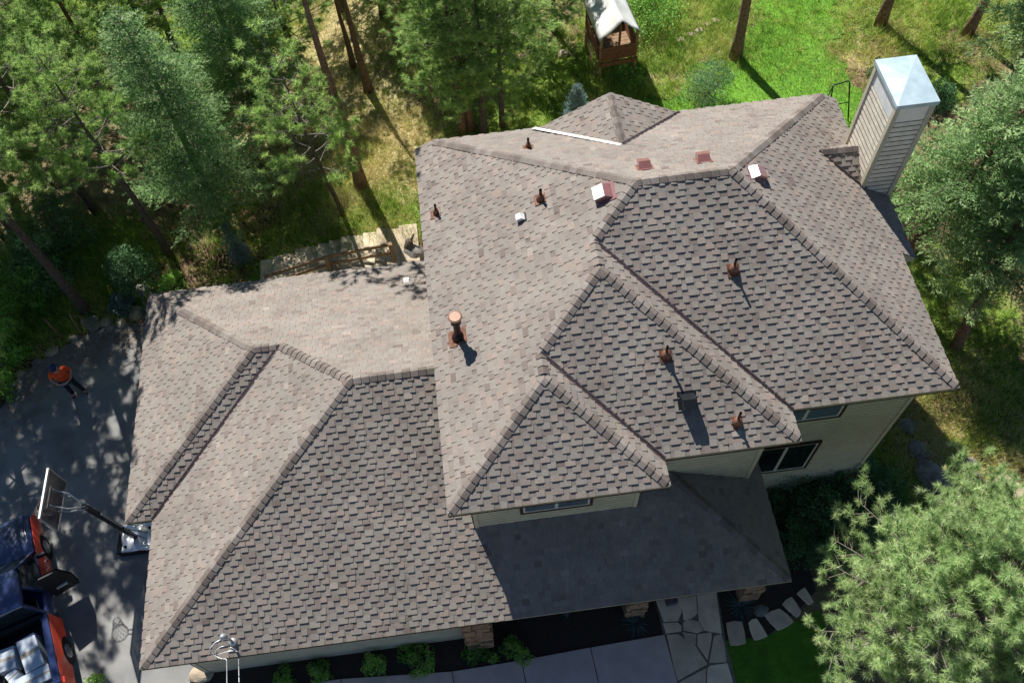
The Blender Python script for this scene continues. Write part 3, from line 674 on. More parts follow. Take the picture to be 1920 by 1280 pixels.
def grass(name, bl, n, L, W, tint_mu, m, tilt=.45, clump=6, lab=None):
    r_ = rng; tot = sum(b[2] ** 2 for b in bl); PP = []
    for (a, b, r) in bl:
        k = max(1, int(n / clump * r * r / tot)); ang = r_.uniform(0, 2 * np.pi, k); rr = r * 1.25 * np.sqrt(r_.uniform(0, 1, k))
        PP.append(np.stack([a + rr * np.cos(ang), b + rr * np.sin(ang)], 1))
    C = np.concatenate(PP)
    keep = [not ((-8.6 < x < 12.3 and -1.6 < y < 10.2)) and not (x < -7.5 and inside(x, y, DRV)) and not (x < .6 and 9.9 < y < 11.5 and x > -7.6) for x, y in C]
    C = C[keep]; C = np.repeat(C, clump, 0); C = C + r_.normal(0, .06, C.shape)
    z = np.array([gz(x, y) for x, y in C]); P = np.column_stack([C, z - .02])
    D = unit(np.column_stack([r_.normal(0, tilt, len(P)), r_.normal(0, tilt, len(P)), np.ones(len(P))]))
    cl = np.repeat(r_.normal(0, .15, len(P) // clump + 1), clump)[:len(P)]
    pn = .22 * np.sin(C[:, 0] * 1.7 + 1.3 * np.sin(C[:, 1] * 1.1)) * np.cos(C[:, 1] * 1.3)
    t = np.clip(tint_mu + cl + pn + r_.normal(0, .1, len(P)), 0, 1)
    V, F = blades(P, D, L * r_.uniform(.5, 1.3, len(P)), W * r_.uniform(.6, 1.3, len(P)))
    o = npmesh(name, V, F, m, t); tag(o, kind='stuff'); return o
DRV = [(-7.5, 10.6)] + [(p.x, p.y) for p in edge] + [(-24, 4), (-24, -14), (-7.75, -14)]
grass('tall_green_grass', GREEN, 90000, .42, .022, .33, M['grass'])
grass('dry_grass', DRY, 60000, .30, .018, .78, M['grass'], .7)
grass('sparse_undergrowth', DIRT + [(a, b, r * 1.8) for a, b, r in DRY], 26000, .25, .02, .5, M['grass'], .7)
# lawn blades
C = np.array(rear_cells); k = 22; P = np.repeat(C, k, 0); P[:, :2] += rng.uniform(0, st_, (len(P), 2)); D = unit(np.column_stack([rng.normal(0, .5, (len(P), 2)), np.ones(len(P))]))
V, F = blades(P, D, .07 * rng.uniform(.5, 1.4, len(P)), np.full(len(P), .02)); tt = np.clip(.5 + .25 * np.sin(P[:, 0] * 1.1 + P[:, 1] * .8) + rng.normal(0, .2, len(P)), 0, 1)
tag(npmesh('lawn_grass', V, F, M['turf'], tt), kind='stuff')
fl = np.column_stack([rng.uniform(6.6, 12, 24000), rng.uniform(-4.2, -1.3, 24000), np.full(24000, G0 + .02)])
pl_ = [at(1362, 1202).xy, at(1384, 1300).xy, (7.6, -9), (20, -9), (20, -1.5), (11, -1.2), at(1500, 1160).xy, at(1440, 1195).xy]
fl = fl[[inside(a, b, pl_) for a, b, _ in fl]]; D = unit(np.column_stack([rng.normal(0, .5, (len(fl), 2)), np.ones(len(fl))]))
V, F = blades(fl, D, .06 * rng.uniform(.5, 1.4, len(fl)), np.full(len(fl), .012)); tag(npmesh('lawn_grass', V, F, M['turf'], rng.uniform(.1, .7, len(fl))), kind='stuff')
# ================================================================== TREES
M['needle'] = ramp_mat("pine_needles", [(0, (.12, .22, .07)), (.4, (.30, .46, .13)), (.7, (.48, .64, .19)), (1, (.66, .74, .30))], rough=.4, gran=.1, patch=.2, pscale=.7, trans=.5)
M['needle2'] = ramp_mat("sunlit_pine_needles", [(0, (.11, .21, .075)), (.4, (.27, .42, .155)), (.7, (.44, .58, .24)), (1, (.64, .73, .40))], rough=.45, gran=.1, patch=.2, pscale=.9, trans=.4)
M['spruce'] = ramp_mat("spruce_needles", [(0, (.06, .13, .05)), (.5, (.22, .37, .14)), (1, (.48, .62, .30))], rough=.45, gran=.1, patch=.25, pscale=.8, trans=.5)
M['blue'] = ramp_mat("blue_spruce_needles", [(0, (.05, .09, .085)), (.5, (.12, .20, .18)), (1, (.26, .37, .34))], rough=.6, gran=.1, patch=.1, trans=.1)
M['leaf'] = ramp_mat("broad_leaves", [(0, (.07, .18, .04)), (.5, (.20, .42, .07)), (1, (.42, .64, .14))], rough=.5, gran=.1, patch=.2, pscale=1, trans=.35)
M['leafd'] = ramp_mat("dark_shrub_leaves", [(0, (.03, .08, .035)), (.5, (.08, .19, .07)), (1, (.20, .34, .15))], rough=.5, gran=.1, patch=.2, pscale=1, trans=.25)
M['bark'] = mat("pine_bark", (.26, .15, .095), (.085, .055, .04), 9, .95, bump=1, bscale=18, dist=1.5)
M['barkd'] = mat("grey_bark", (.13, .10, .075), (.05, .04, .032), 9, .95, bump=1, bscale=18, dist=1.5)
M['twig'] = mat("twig_wood", (.22, .19, .165), (.12, .10, .085), 12, .9)
def pine_data(seed, H, c0, R, nb, r0, needle=.17, nper=16, w=.016, tw=(5, 9), upb=.25, bush=1.0, tintmu=.45, twl=(.3, .9), ntf=3):
    """returns (wood MB, needle V, F, tint) for a ponderosa-like pine, origin at base"""
    r_ = random.Random(seed); wd = MB(); br = MB()
    lx, ly = r_.uniform(-.02, .02), r_.uniform(-.02, .02); ph = r_.uniform(0, 6)
    def tr(h): return Vector((lx * h + .06 * math.sin(h * .5 + ph), ly * h + .05 * math.cos(h * .43 + ph), h))
    hs = [H * i / 12 for i in range(13)]
    wd.tube([tr(h) if h > 0 else tr(0) - Vector((0, 0, .3)) for h in hs], [r0 * 1.35 if i == 0 else r0 * (1 - .93 * (h / H) ** 1.05) for i, h in enumerate(hs)], 10)
    TC, TD = [], []
    for i in range(nb):
        f = (i + r_.random()) / nb; h = H * (c0 + (1 - c0) * f ** .95); a = i * 2.4 + r_.uniform(-.5, .5)
        prof = (math.sin(math.pi * min(1, .18 + .85 * f)) ** .6) * (1 - .45 * f)
        L = R * prof * r_.uniform(.55, 1.12) + .25
        d = Vector((math.cos(a), math.sin(a), r_.uniform(-.1, .25) + upb * f)); d.normalize(); p = tr(h); pts = [p]; n = 5
        for k in range(n):
            d = (d + Vector((r_.uniform(-.16, .16), r_.uniform(-.16, .16), r_.uniform(-.05, .14)))).normalized(); p = p + d * (L / n); pts.append(p)
        rb = .014 + .010 * L
        br.tube(pts, [rb * (1 - .8 * k / n) for k in range(n + 1)], 5, cap=False)
        TC.append(pts[-1]); TD.append(d)
        for k in range(r_.randint(*tw) if L > .8 else 3):
            s = r_.uniform(.3, 1) ** .7; q = min(n - 1, int(s * n)); b = pts[q].lerp(pts[q + 1], s * n - q if s * n - q <= 1 else 1)
            dd = (pts[q + 1] - pts[q]).normalized(); sd = dd.cross(Vector((0, 0, 1))) * r_.choice((-1, 1))
            t = (dd * r_.uniform(.3, .9) + sd * r_.uniform(.4, 1.1) + Vector((0, 0, r_.uniform(-.1, .6)))).normalized(); l_ = r_.uniform(*twl) * bush
            e = b + t * l_; br.tube([b, b.lerp(e, .5) + Vector((0, 0, -.02)), e], [.012, .009, .005], 3, cap=False)
            TC.append(e); TD.append(t)
            for _ in range(ntf):
                u = r_.uniform(.35, .95); t2 = (t + Vector((r_.uniform(-.8, .8), r_.uniform(-.8, .8), r_.uniform(-.2, .9)))).normalized()
                e2 = b.lerp(e, u) + t2 * r_.uniform(.08, .3) * bush; TC.append(e2); TD.append(t2)
    TC = np.array([tuple(x) for x in TC]); TD = unit(np.array([tuple(x) for x in TD]))
    n = len(TC); C = np.repeat(TC, nper, 0); D = np.repeat(TD, nper, 0)
    dirn = unit(D * rng.uniform(.05, 1.1, (len(D), 1)) + unit(rng.normal(size=D.shape)) * .85)
    base = C - D * (rng.uniform(0, .11, (len(D), 1)))
    V, F = blades(base, dirn, needle * rng.uniform(.7, 1.15, len(D)), np.full(len(D), w))
    t = np.clip(np.repeat(rng.normal(tintmu, .13, n), nper) + rng.normal(0, .12, len(D)), 0, 1)
    return wd, br, V, F, t, TC, TD
def spray_data(seed, H, c0, R, nb, r0, droop=.25, leaf=.07, lw=.022, nl=14, tintmu=.5, conic=1.0, per=4, step=.085):
    r_ = random.Random(seed); wd = MB(); br = MB(); ph = r_.uniform(0, 6)
    def tr(h): return Vector((.04 * math.sin(h * .5 + ph), .04 * math.cos(h * .4 + ph), h))
    hs = [H * i / 10 for i in range(11)]
    wd.tube([tr(h) - Vector((0, 0, .3 if h == 0 else 0)) for h in hs], [r0 * (1 - .93 * h / H) for h in hs], 9)
    PB, PD, PT = [], [], []
    for i in range(nb):
        f = (i + .5) / nb; h = H * (c0 + (1 - c0) * f); a = i * 2.4 + r_.uniform(-.4, .4); L = R * ((1 - f) ** conic * .92 + .08) * r_.uniform(.7, 1.1)
        tb = r_.gauss(tintmu, .1); n = 5; d = Vector((math.cos(a), math.sin(a), .15 + .5 * f)); p = tr(h); pts = [p]
        for k in range(n):
            d = (d + Vector((r_.uniform(-.08, .08), r_.uniform(-.08, .08), -droop * .35 + .12 * k * droop))).normalized(); p = p + d * (L / n); pts.append(p)
        br.tube(pts, [.022 * (1 - .8 * k / n) for k in range(n + 1)], 4, cap=False)
        m_ = max(3, int(nl * L / R + 2))
        for k in range(m_ + 1):
            s = .12 + .88 * (k + r_.random() * .6) / (m_ + 1); s = min(s, .999); q = int(s * n); b = pts[q].lerp(pts[min(q + 1, n)], s * n - q); dd = (pts[min(q + 1, n)] - pts[q]).normalized() if q < n else d
            for sgn in (-1, 1):
                ll = (L * .42 * (1 - s * .7) + .12) * r_.uniform(.6, 1.15); sd = dd.cross(Vector((0, 0, 1))).normalized() * sgn
                t = (dd * .75 + sd * .8 + Vector((0, 0, r_.uniform(-.35, .1)))).normalized(); c = max(2, int(ll / step))
                for j in range(c):
                    u = (j + r_.random()) / c; pp = b + t * (ll * u) + Vector((0, 0, -.12 * u * u * ll)); PB.append(tuple(pp)); PD.append(tuple(t)); PT.append(tb + .3 * (s - .5) + .15 * u)
    PB = np.array(PB); PD = unit(np.array(PD)); PT = np.array(PT)
    P = np.repeat(PB, per, 0); D = np.repeat(PD, per, 0); t = np.clip(np.repeat(PT, per) + rng.normal(0, .14, len(P)), 0, 1)
    dirn = unit(D * .9 + unit(rng.normal(size=D.shape)) * .75 + np.array([0, 0, .15]))
    V, F = blades(P + rng.normal(0, .012, P.shape), dirn, leaf * rng.uniform(.7, 1.4, len(P)), np.full(len(P), lw))
    return wd, br, V, F, t
def make_tree(name, label, cat, data, loc, group=None, bark='bark', needle='needle', rz=0, sc_=1, lean=(0, 0)):
    t = thing(name, loc, label, cat, group, rz); t.scale = (sc_,) * 3; t.rotation_euler = (lean[0], lean[1], rz)
    wd, br, V, F, tt = data[:5]
    wd.build('trunk', M[bark], t, True); br.build('branches', M['barkd' if bark == 'bark' else 'twig'], t, True); npmesh('crown', V, F, M[needle], tt, t)
    return t
def copy_tree(src, label, loc, group=None, rz=0, sc_=1, lean=(0, 0)):
    t = src.copy(); col.objects.link(t); t.location = loc; t.rotation_euler = (lean[0], lean[1], rz); t.scale = (sc_,) * 3; t['label'] = label
    if group: t['group'] = group
    for c in list(src.children):
        d = c.copy(); col.objects.link(d); d.parent = t
    return t
PG = 'tall pines in the woods behind the house'
pa = pine_data(1, 12, .58, 2.2, 40, .21, needle=.2, nper=26, w=.02, tw=(7, 12))
pb = pine_data(2, 13, .30, 2.1, 50, .19, needle=.2, nper=26, w=.022, tw=(7, 11))
pc = pine_data(3, 11.5, .2, 2.4, 50, .17, needle=.2, nper=26, w=.02, tw=(8, 13))
pd = pine_data(4, 7.5, .3, 1.2, 28, .085, tintmu=.5, needle=.2, nper=24, w=.02)
fa = spray_data(5, 13, .2, 2.9, 105, .24, droop=.25, leaf=.13, lw=.045, nl=15, conic=.6, tintmu=.45)
pt = pine_data(9, 10.5, .84, 1.2, 12, .22, needle=.2, nper=20, w=.02, tw=(3, 6))
TA = make_tree('pine_tree', 'tall pine with a bare reddish trunk alone in the dry grass left of the house', 'pine', pt, at(675, 350), PG)
T1 = make_tree('pine_tree', 'large pine on the edge of the bright lawn, casting a long trunk shadow', 'pine', pa, at(1377, 106), PG, rz=2)
T2 = make_tree('fir_tree', 'broad dark fir with fine foliage and a thick black trunk in the upper left woods', 'fir', fa, at(430, 432), 'dense firs in the woods', bark='barkd', needle='spruce', sc_=.86); T2.scale = (.86, .86, .74)
M['fir'] = ramp_mat('fir_needles', [(0, (.09, .17, .05)), (.5, (.26, .42, .13)), (1, (.52, .64, .28))], rough=.45, gran=.1, patch=.25, pscale=.8, trans=.5)
T2.children[2].data.materials[0] = M['fir']
pe = pine_data(8, 11.5, .5, 2.2, 34, .18, needle=.2, nper=26, w=.02, tw=(7, 11))
TE = make_tree('pine_tree', 'pine standing in the bright grass directly above the edge of the driveway', 'pine', pe, at(166, 585), PG, rz=2, bark='barkd')
T3 = make_tree('pine_tree', 'pine in the middle of the left woods, below the far ones', 'pine', pb, at(230, 215), PG, rz=1, sc_=.72)
copy_tree(TE, 'pine whose dark trunk meets the ground just above the rear corner of the garage', at(322, 482), PG, 1, .8)
T4 = make_tree('pine_tree', 'tall pine behind the left edge shrubs, shading the driveway', 'pine', pc, (-15.4, 16.6, gz(-15.4, 16.6)), PG, rz=2, bark='barkd')
T5 = make_tree('pine_tree', 'slender young pine with a thin leaning trunk, left of the bare reddish pine', 'pine', pd, at(641, 403), PG, bark='barkd', rz=.5, lean=(0, -.05))
for src, px, py, rz, s, lb in [(T3, 869, 250, 1.2, .88, 'leftmost of the four pines rising close behind the rear eave'), (T3, 886, 240, 2.6, .84, 'red barked pine, second of the four rising behind the rear eave'), (T4, 909, 252, 3.3, .9, 'third of the four pines behind the rear eave'),
        (T5, 946, 236, 4, 1.3, 'thin grey trunked pine, rightmost of the four behind the rear eave'), (TA, 690, 170, 5, .8, 'reddish pine in the middle distance, above the bare pine and to its right'), (TA, 662, 128, .3, .62, 'pine close beside the reddish one in the middle distance'),
        (T3, 1652, 48, 1, 1.05, 'pine on the bare mound near the top edge, right of the lawn'), (T1, 1813, 66, 4.2, .9, 'pine in the top right corner above the spruce'),
        (T3, 70, 310, 3, .95, 'pine near the left edge of the photo, high in the woods'), (T4, -60, 420, 2, 1, 'pine cut off by the left edge of the photo'), (T3, 90, 130, 4, .9, 'pine in the top left corner of the photo'),
        (T4, 300, 120, 5, 1, 'pine behind the broad fir, near the top edge'), (T4, 560, 130, .7, .95, 'pine left of the reddish middle distance pines'), (T3, 770, 60, 2.2, .9, 'pine at the top edge above the rear eave pines'), (T4, 985, 90, 3.1, .8, 'bushy pine left of the small hut'), (T4, 830, 130, 1.7, .85, 'pine behind the four rear eave pines'),
        (T4, 150, 250, .4, .95, 'bushy pine left of the broad fir'), (T4, 1040, 60, 5.5, .7, 'small bushy pine touching the left side of the small hut'),
        (T4, 640, 20, 1, .9, 'far pine at the top edge, left of centre'), (T1, 480, 60, 2, 1.0, 'far pine at the top edge above the broad fir'), (T3, 180, 20, 2, 1.0, 'far pine in the upper left, behind the others')]:
    t_ = copy_tree(src, lb, at(px, py), PG, rz, s); zf = 1.0 if px > 1200 or px < 0 else (.6 if py < 120 else (.72 if py < 300 else .85)); t_.scale = (s, s, s * zf)
for (x, y, s, lb) in ((-12.2, 15.6, .9, 'pine in the left woods between the broad fir and the edge shrubs'), (-14.6, 8.3, .95, 'pine at the left edge beside the parked truck'), (-16.4, 15.6, 1.1, 'tallest pine at the left edge of the woods'), (-17.6, 10.6, 1.05, 'pine just outside the left edge beyond the shrubs'), (-19, 13, 1.1, 'pine outside the left edge, farthest from the house')):
    copy_tree(T4, lb, (x, y, gz(x, y)), PG, x, s)
copy_tree(T2, 'second dark fir right of the broad one, its trunk hidden in foliage', at(500, 250), 'dense firs in the woods', 2, .85)
copy_tree(TE, 'tall pine with a bare lower trunk behind the left edge shrubs', (-14.0, 13.8, gz(-14.0, 13.8)), PG, 2.2, 1.12)
for (px, py, s, zf, rz, lb) in ((400, 300, .8, .5, .4, 'low bushy pine in front of the broad fir'), (200, 300, .95, .5, 1.4, 'low bushy pine in the brown gap of the left woods'), (90, 350, .95, .5, 2.4, 'low bushy pine near the left edge of the woods'), (500, 190, .9, .55, 3.1, 'bushy pine left of the bare reddish trunks'), (330, 90, .95, .55, 4.1, 'bushy pine at the top edge over the broad fir'), (720, 30, .9, .55, 5.1, 'bushy pine at the top edge above the bare trunks'), (30, 470, .7, .5, 5.5, 'small bushy pine between the left edge shrubs and the woods')):
    copy_tree(T4, lb, at(px, py), PG, rz, s).scale = (s, s, s * zf)
# right side spruces
sa = spray_data(21, 10.5, .38, 2.6, 100, .26, droop=.35, leaf=.12, lw=.04, nl=16, conic=.75, tintmu=.6)
S1 = make_tree('spruce_tree', 'large dense spruce filling the right edge beside the chimney', 'spruce', sa, (14.2, 8.3, gz(14.2, 8.3)), 'spruces along the right side', bark='bark', needle='spruce', lean=(0, .2))
copy_tree(S1, 'spruce with a thick bare lower trunk right of the front roof corner', at(1792, 655), 'spruces along the right side', 1.5, .75, (0, .2))
copy_tree(S1, 'dark spruce at the right edge below the thick trunked one', at(1960, 700), 'spruces along the right side', 3.1, .42)
copy_tree(S1, 'tall spruce in the upper right corner behind the chimney', (20.3, 14.2, gz(20.3, 14.2)), 'spruces along the right side', 4.4, .85)
# foreground pine
fp = pine_data(33, 8.0, .38, 3.4, 170, .16, needle=.17, nper=64, w=.011, tw=(9, 15), upb=.35, bush=1.0, tintmu=.62, twl=(.3, .9), ntf=2)
FP = make_tree('pine_tree', 'bushy sunlit pine with pale needle tufts filling the lower right corner', 'pine', fp, (11.05, -3.2, G0), None, bark='barkd', needle='needle2')
# pale cones / buds at tuft centres
TC, TD = fp[5], fp[6]; sel = rng.choice(len(TC), 170, replace=False); mb = MB()
for i in sel:
    c = Vector(TC[i]); d = Vector(TD[i]); mb.tube([c - d * .02, c + d * .02, c + d * .06, c + d * .085], [.006, .016, .012, .003], 6)
ob_ = mb.build('buds', mat("pollen_cones", (.42, .25, .12), (.30, .16, .07), 20, .8), FP, True); ob_['kind'] = 'stuff'
# ---------------- shrubs
def shrub_data(seed, rx, ry, rz_, n, leaf=.06, tint=.5, clumps=26, hollow=.5):
    r_ = np.random.default_rng(seed); c = unit(r_.normal(size=(clumps, 3))); c[:, 2] = np.abs(c[:, 2]) * 1.0; c *= r_.uniform(hollow, 1, (clumps, 1)); c *= np.array([rx, ry, rz_])
    cr = r_.uniform(.18, .38, clumps) * min(rx, ry, rz_ * 1.2); k = r_.integers(0, clumps, n)
    d = unit(r_.normal(size=(n, 3))); P = c[k] + d * (cr[k] * r_.uniform(.3, 1, n) ** .5)[:, None]; P[:, 2] = np.maximum(P[:, 2], .03)
    D = unit(d + r_.normal(0, .6, (n, 3)) + np.array([0, 0, .3])); side = unit(np.cross(D, r_.normal(size=(n, 3)))); l_ = (leaf * r_.uniform(.6, 1.3, n))[:, None]
    V = np.stack([P, P + D * l_ * .5 + side * l_ * .3, P + D * l_, P + D * l_ * .5 - side * l_ * .3], 1).reshape(-1, 3)
    F = np.arange(4 * n, dtype=np.int32).reshape(-1, 4); ct = r_.normal(tint, .14, clumps); t = np.clip(ct[k] + r_.normal(0, .12, n), 0, 1)
    st = MB()
    for i in range(min(clumps, 14)): st.tube([(0, 0, -.05), tuple(c[i] * .5 + np.array([0, 0, .05])), tuple(c[i])], [.02, .012, .004], 4, cap=False)
    return V, F, t, st
def shrub(px, py, rx, rz_, n, label, m='leaf', leaf=.06, tint=.5, seed=1, name='shrub', group=None, loc=None, cat='shrub', clumps=26):
    p = loc or at(px, py); V, F, t, st = shrub_data(seed, rx, rx, rz_, n, leaf, tint, clumps); s = thing(name, p, label, cat, group)
    npmesh('foliage', V, F, M[m], t, s); st.build('stems', M['twig'], s); return s
SG = 'leafy shrubs left of the driveway'
shrub(40, 560, 1.5, 2.2, 9000, 'large leafy shrub at the left edge, above the driveway', seed=2, group=SG, leaf=.085, tint=.45, clumps=60)
shrub(90, 520, 1.1, 2.6, 7000, 'dark leafy shrub right of the largest one at the left edge', 'leafd', seed=3, group=SG, leaf=.085, tint=.7, clumps=50)
shrub(15, 660, .9, 1.5, 5000, 'bright leafy shrub at the left edge touching the driveway', seed=4, group=SG, leaf=.08, tint=.6, clumps=40)
shrub(10, 730, .7, 1.0, 3000, 'low shrub at the left edge where the asphalt begins', seed=14, group=SG, leaf=.07, tint=.5, clumps=26)
shrub(262, 530, .85, 1.9, 6000, 'bluish green leafy shrub above the rear corner of the garage', 'leafd', seed=5, group=SG, leaf=.08, tint=.8, clumps=44)
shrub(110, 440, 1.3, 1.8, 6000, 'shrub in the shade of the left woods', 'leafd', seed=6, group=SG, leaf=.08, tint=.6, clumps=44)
shrub(330, 540, .5, .8, 2200, 'small bright shrub at the rear eave of the garage', seed=7, group=SG, leaf=.07, tint=.7)
shrub(1325, 178, .95, 1.5, 7000, 'feathery grey green shrub behind the rear roof edge by the lawn', 'leafd', .05, .95, 8, clumps=60)
shrub(1215, 40, 1.7, 1.1, 7000, 'broad green bush behind the small hut', 'leaf', .08, .55, 9, clumps=60)
shrub(1175, 150, .9, .5, 2500, 'low green weeds in the shadow of the small hut', 'leaf', .07, .4, 10)
shrub(1745, 190, 1.0, .6, 3500, 'dark weeds on the slope right of the chimney', 'leafd', .07, .6, 15)
shrub(1665, 150, .9, .45, 3000, 'brownish weeds left of the chimney top', 'leafd', .06, .4, 16)
BG = 'dark shrubs in the shade of the right front wall'
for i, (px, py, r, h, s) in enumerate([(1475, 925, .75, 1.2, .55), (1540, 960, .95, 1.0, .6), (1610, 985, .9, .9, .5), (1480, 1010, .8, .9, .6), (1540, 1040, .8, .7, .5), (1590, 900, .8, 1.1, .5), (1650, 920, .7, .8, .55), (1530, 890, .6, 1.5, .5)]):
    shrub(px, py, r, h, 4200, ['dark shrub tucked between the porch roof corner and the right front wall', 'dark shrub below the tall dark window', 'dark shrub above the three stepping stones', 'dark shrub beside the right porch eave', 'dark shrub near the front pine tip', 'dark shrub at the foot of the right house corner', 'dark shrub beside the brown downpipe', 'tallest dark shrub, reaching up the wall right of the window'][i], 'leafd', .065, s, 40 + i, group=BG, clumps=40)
FGp = 'small green shrubs in the mulch bed under the front eave'
for i, (px, py, r, h, s, n) in enumerate([(705, 1248, .36, .55, .75, 1800), (790, 1240, .42, .5, .7, 2000), (765, 1222, .3, .4, .5, 1000), (890, 1220, .38, .5, .25, 1500), (960, 1215, .3, .5, .55, 1300), (982, 1232, .24, .3, .8, 900), (600, 1262, .35, .5, .6, 1500), (535, 1268, .3, .5, .45, 1200), (180, 1278, .25, .35, 1., 700), (925, 1232, .16, .2, .8, 400)]):
    shrub(px, py, r, h, n, ['leafy green shrub in the mulch, leftmost of the bright pair under the garage eave', 'wider green shrub in the mulch, right of the bright pair', 'small shrub against the garage front wall', 'dark bluish shrub below the left stone column', 'green shrub right of the left stone column', 'small bright shrub at the edge of the concrete walk', 'shrub in the mulch under the left half of the garage eave', 'shrub beside the service cable', 'tiny bright shrub at the bottom edge of the driveway', 'tiny pale plant beside the concrete walk'][i], 'leaf', .05, s, 60 + i, group=FGp)
def spiky(loc, L, n, label, m='blue', tint=.35, w=.018, name='yucca', group=None, cat='yucca', flat=.5):
    P = np.tile(np.array([0, 0, .04]), (n, 1)); D = unit(np.column_stack([rng.normal(size=(n, 2)), np.abs(rng.normal(flat, .5, n))]))
    V, F = blades(P, D, L * rng.uniform(.7, 1.1, n), np.full(n, w)); s = thing(name, loc, label, cat, group)
    npmesh('leaves', V, F, M[m], np.clip(rng.normal(tint, .15, n), 0, 1), s); mb = MB(); mb.tube([(0, 0, -.03), (0, 0, .05), (0, 0, .09)], [.05, .06, .02], 8); mb.build('crown_base', M['twig'], s)
    return s
spiky(at(1192, 1168), .5, 150, 'spiky yucca below the middle stone column', group='yuccas')
spiky(at(1388, 1136), .58, 170, 'largest spiky yucca, left of the right stone column', group='yuccas')
spiky(at(276, 585), .5, 130, 'spiky yucca against the left garage eave', tint=.5, group='yuccas')
spiky(at(172, 590), .5, 120, 'greyish yucca among the rocks above the driveway', tint=.4, group='yuccas')
spiky(at(1062, 1152), .16, 60, 'tiny blue grey plant in the mulch under the porch eave', tint=.4, group='yuccas')
shrub(233, 578, .48, .62, 3600, 'rounded blue green dwarf spruce beside the driveway', 'blue', .055, .45, 70, name='dwarf_spruce', cat='dwarf spruce')
ba = spray_data(51, 1.9, .02, .75, 90, .04, droop=-.1, leaf=.05, lw=.014, nl=8, tintmu=.7, per=5, step=.05)
B1 = make_tree('blue_spruce', 'young blue spruce behind the rear gable', 'spruce', ba, at(1078, 235), 'small blue spruces', bark='barkd', needle='blue')
copy_tree(B1, 'narrow dark blue spruce above the rear garage eave, left of the stone steps', at(455, 492), 'small blue spruces', 1, 1.05).scale = (.62, .62, 1.1)
# ================================================================== ROCKS
def rock(px, py, r, label, m='rock', seed=1, flat=.6, name='rock', cat='rock', group=None, loc=None, ax=1.2, rz=0):
    import bmesh
    bm = bmesh.new(); bmesh.ops.create_icosphere(bm, subdivisions=3, radius=1); r_ = random.Random(seed); ph = [r_.uniform(0, 6) for _ in range(6)]
    cuts = [Vector((r_.gauss(0, 1), r_.gauss(0, 1), r_.gauss(0, .7))).normalized() for _ in range(9)]
    for v in bm.verts:
        p = v.co.copy()
        for c in cuts:
            q = p.dot(c)
            if q > .72: p -= c * (q - .72) * .85
        p *= 1 + .05 * math.sin(p.x * 4 + ph[0]) * math.sin(p.y * 5 + ph[1]) + .03 * math.sin(p.z * 9 + ph[2] + p.x * 7)
        v.co = (p.x * r * ax, p.y * r, p.z * r * flat)
    me = bpy.data.meshes.new(name); bm.to_mesh(me); bm.free(); me.materials.append(M[m]); o = bpy.data.objects.new(name, me); col.objects.link(o)
    p = loc or at(px, py); o.location = (p.x, p.y, p.z + r * flat * .25); o.rotation_euler = (0, 0, rz)
    return tag(o, label, cat, group)
RG = 'rocks lining the edge of the driveway'
for i, (px, py, r, m, lb) in enumerate([(262, 548, .34, 'rock', 'pale grey rock at the rear left corner of the garage roof'), (245, 556, .2, 'rock', 'small pale rock left of the corner rock'), (255, 588, .26, 'sand', 'tan rock between the dwarf spruce and the yucca'), (172, 610, .34, 'rock', 'grey rock in the gap above the driveway edge'), (200, 604, .2, 'sand', 'small tan rock above the driveway edge'),
        (228, 606, .2, 'sand', 'flat tan rock below the dwarf spruce'), (140, 634, .2, 'rock', 'small rock beside the wooden stakes'), (100, 660, .22, 'sand', 'tan rock above the person'), (70, 680, .18, 'rock', 'small rock left of the person'), (40, 705, .2, 'sand', 'tan rock near the left edge of the driveway')]):
    rock(px, py, r, lb, m, 100 + i, group=RG, rz=i)
rock(1757, 905, .8, 'large flat grey boulder in the shade behind the front pine', 'rock', 120, .35, 'boulder', 'boulder', ax=.62, rz=.45)
RR = 'rocks on the slope right of the house'
for i, (px, py, r, m, lb) in enumerate([(1700, 800, .26, 'rock', 'dark rock in the weeds by the right house corner'), (1716, 842, .3, 'rock', 'mossy rock above the large grey boulder'), (1730, 856, .22, 'rock', 'small rock touching the top of the grey boulder'), (1632, 880, .22, 'rock', 'pale rock at the foot of the brown downpipe'), (1660, 940, .24, 'rock', 'shaded rock among the dark shrubs'),
        (1885, 905, .34, 'sand', 'tan rock at the top of the front pine'), (1905, 925, .3, 'sand', 'tan rock at the right edge of the photo'), (1815, 868, .24, 'rock', 'rock in the shadow tip right of the boulder')]):
    rock(px, py, r, lb, m, 140 + i, group=RR, rz=i * 1.3)
rock(1055, 104, .24, 'white rock left of the small hut', 'sand', 160, group='rocks near the rear lawn')
for i, (px, py) in enumerate([(1275, 76), (1296, 66), (1311, 58), (1326, 47), (1340, 40)]):
    rock(px, py, .16, ['first', 'second', 'third', 'fourth', 'last'][i] + ' small pale rock of a short row climbing behind the lawn', 'sand', 170 + i, .5, group='rocks near the rear lawn')
rock(1425, 1143, .2, 'pale rock right of the right stone column', 'rock', 180, .4, group='rocks in the front bed')
rock(1258, 1128, .2, 'grey rock beside the middle stone column', 'rock', 181, .4, group='rocks in the front bed')
rock(378, 1262, .3, 'yellowish rock at the front left corner of the garage', 'sand', 182, .7, group='rocks in the front bed')
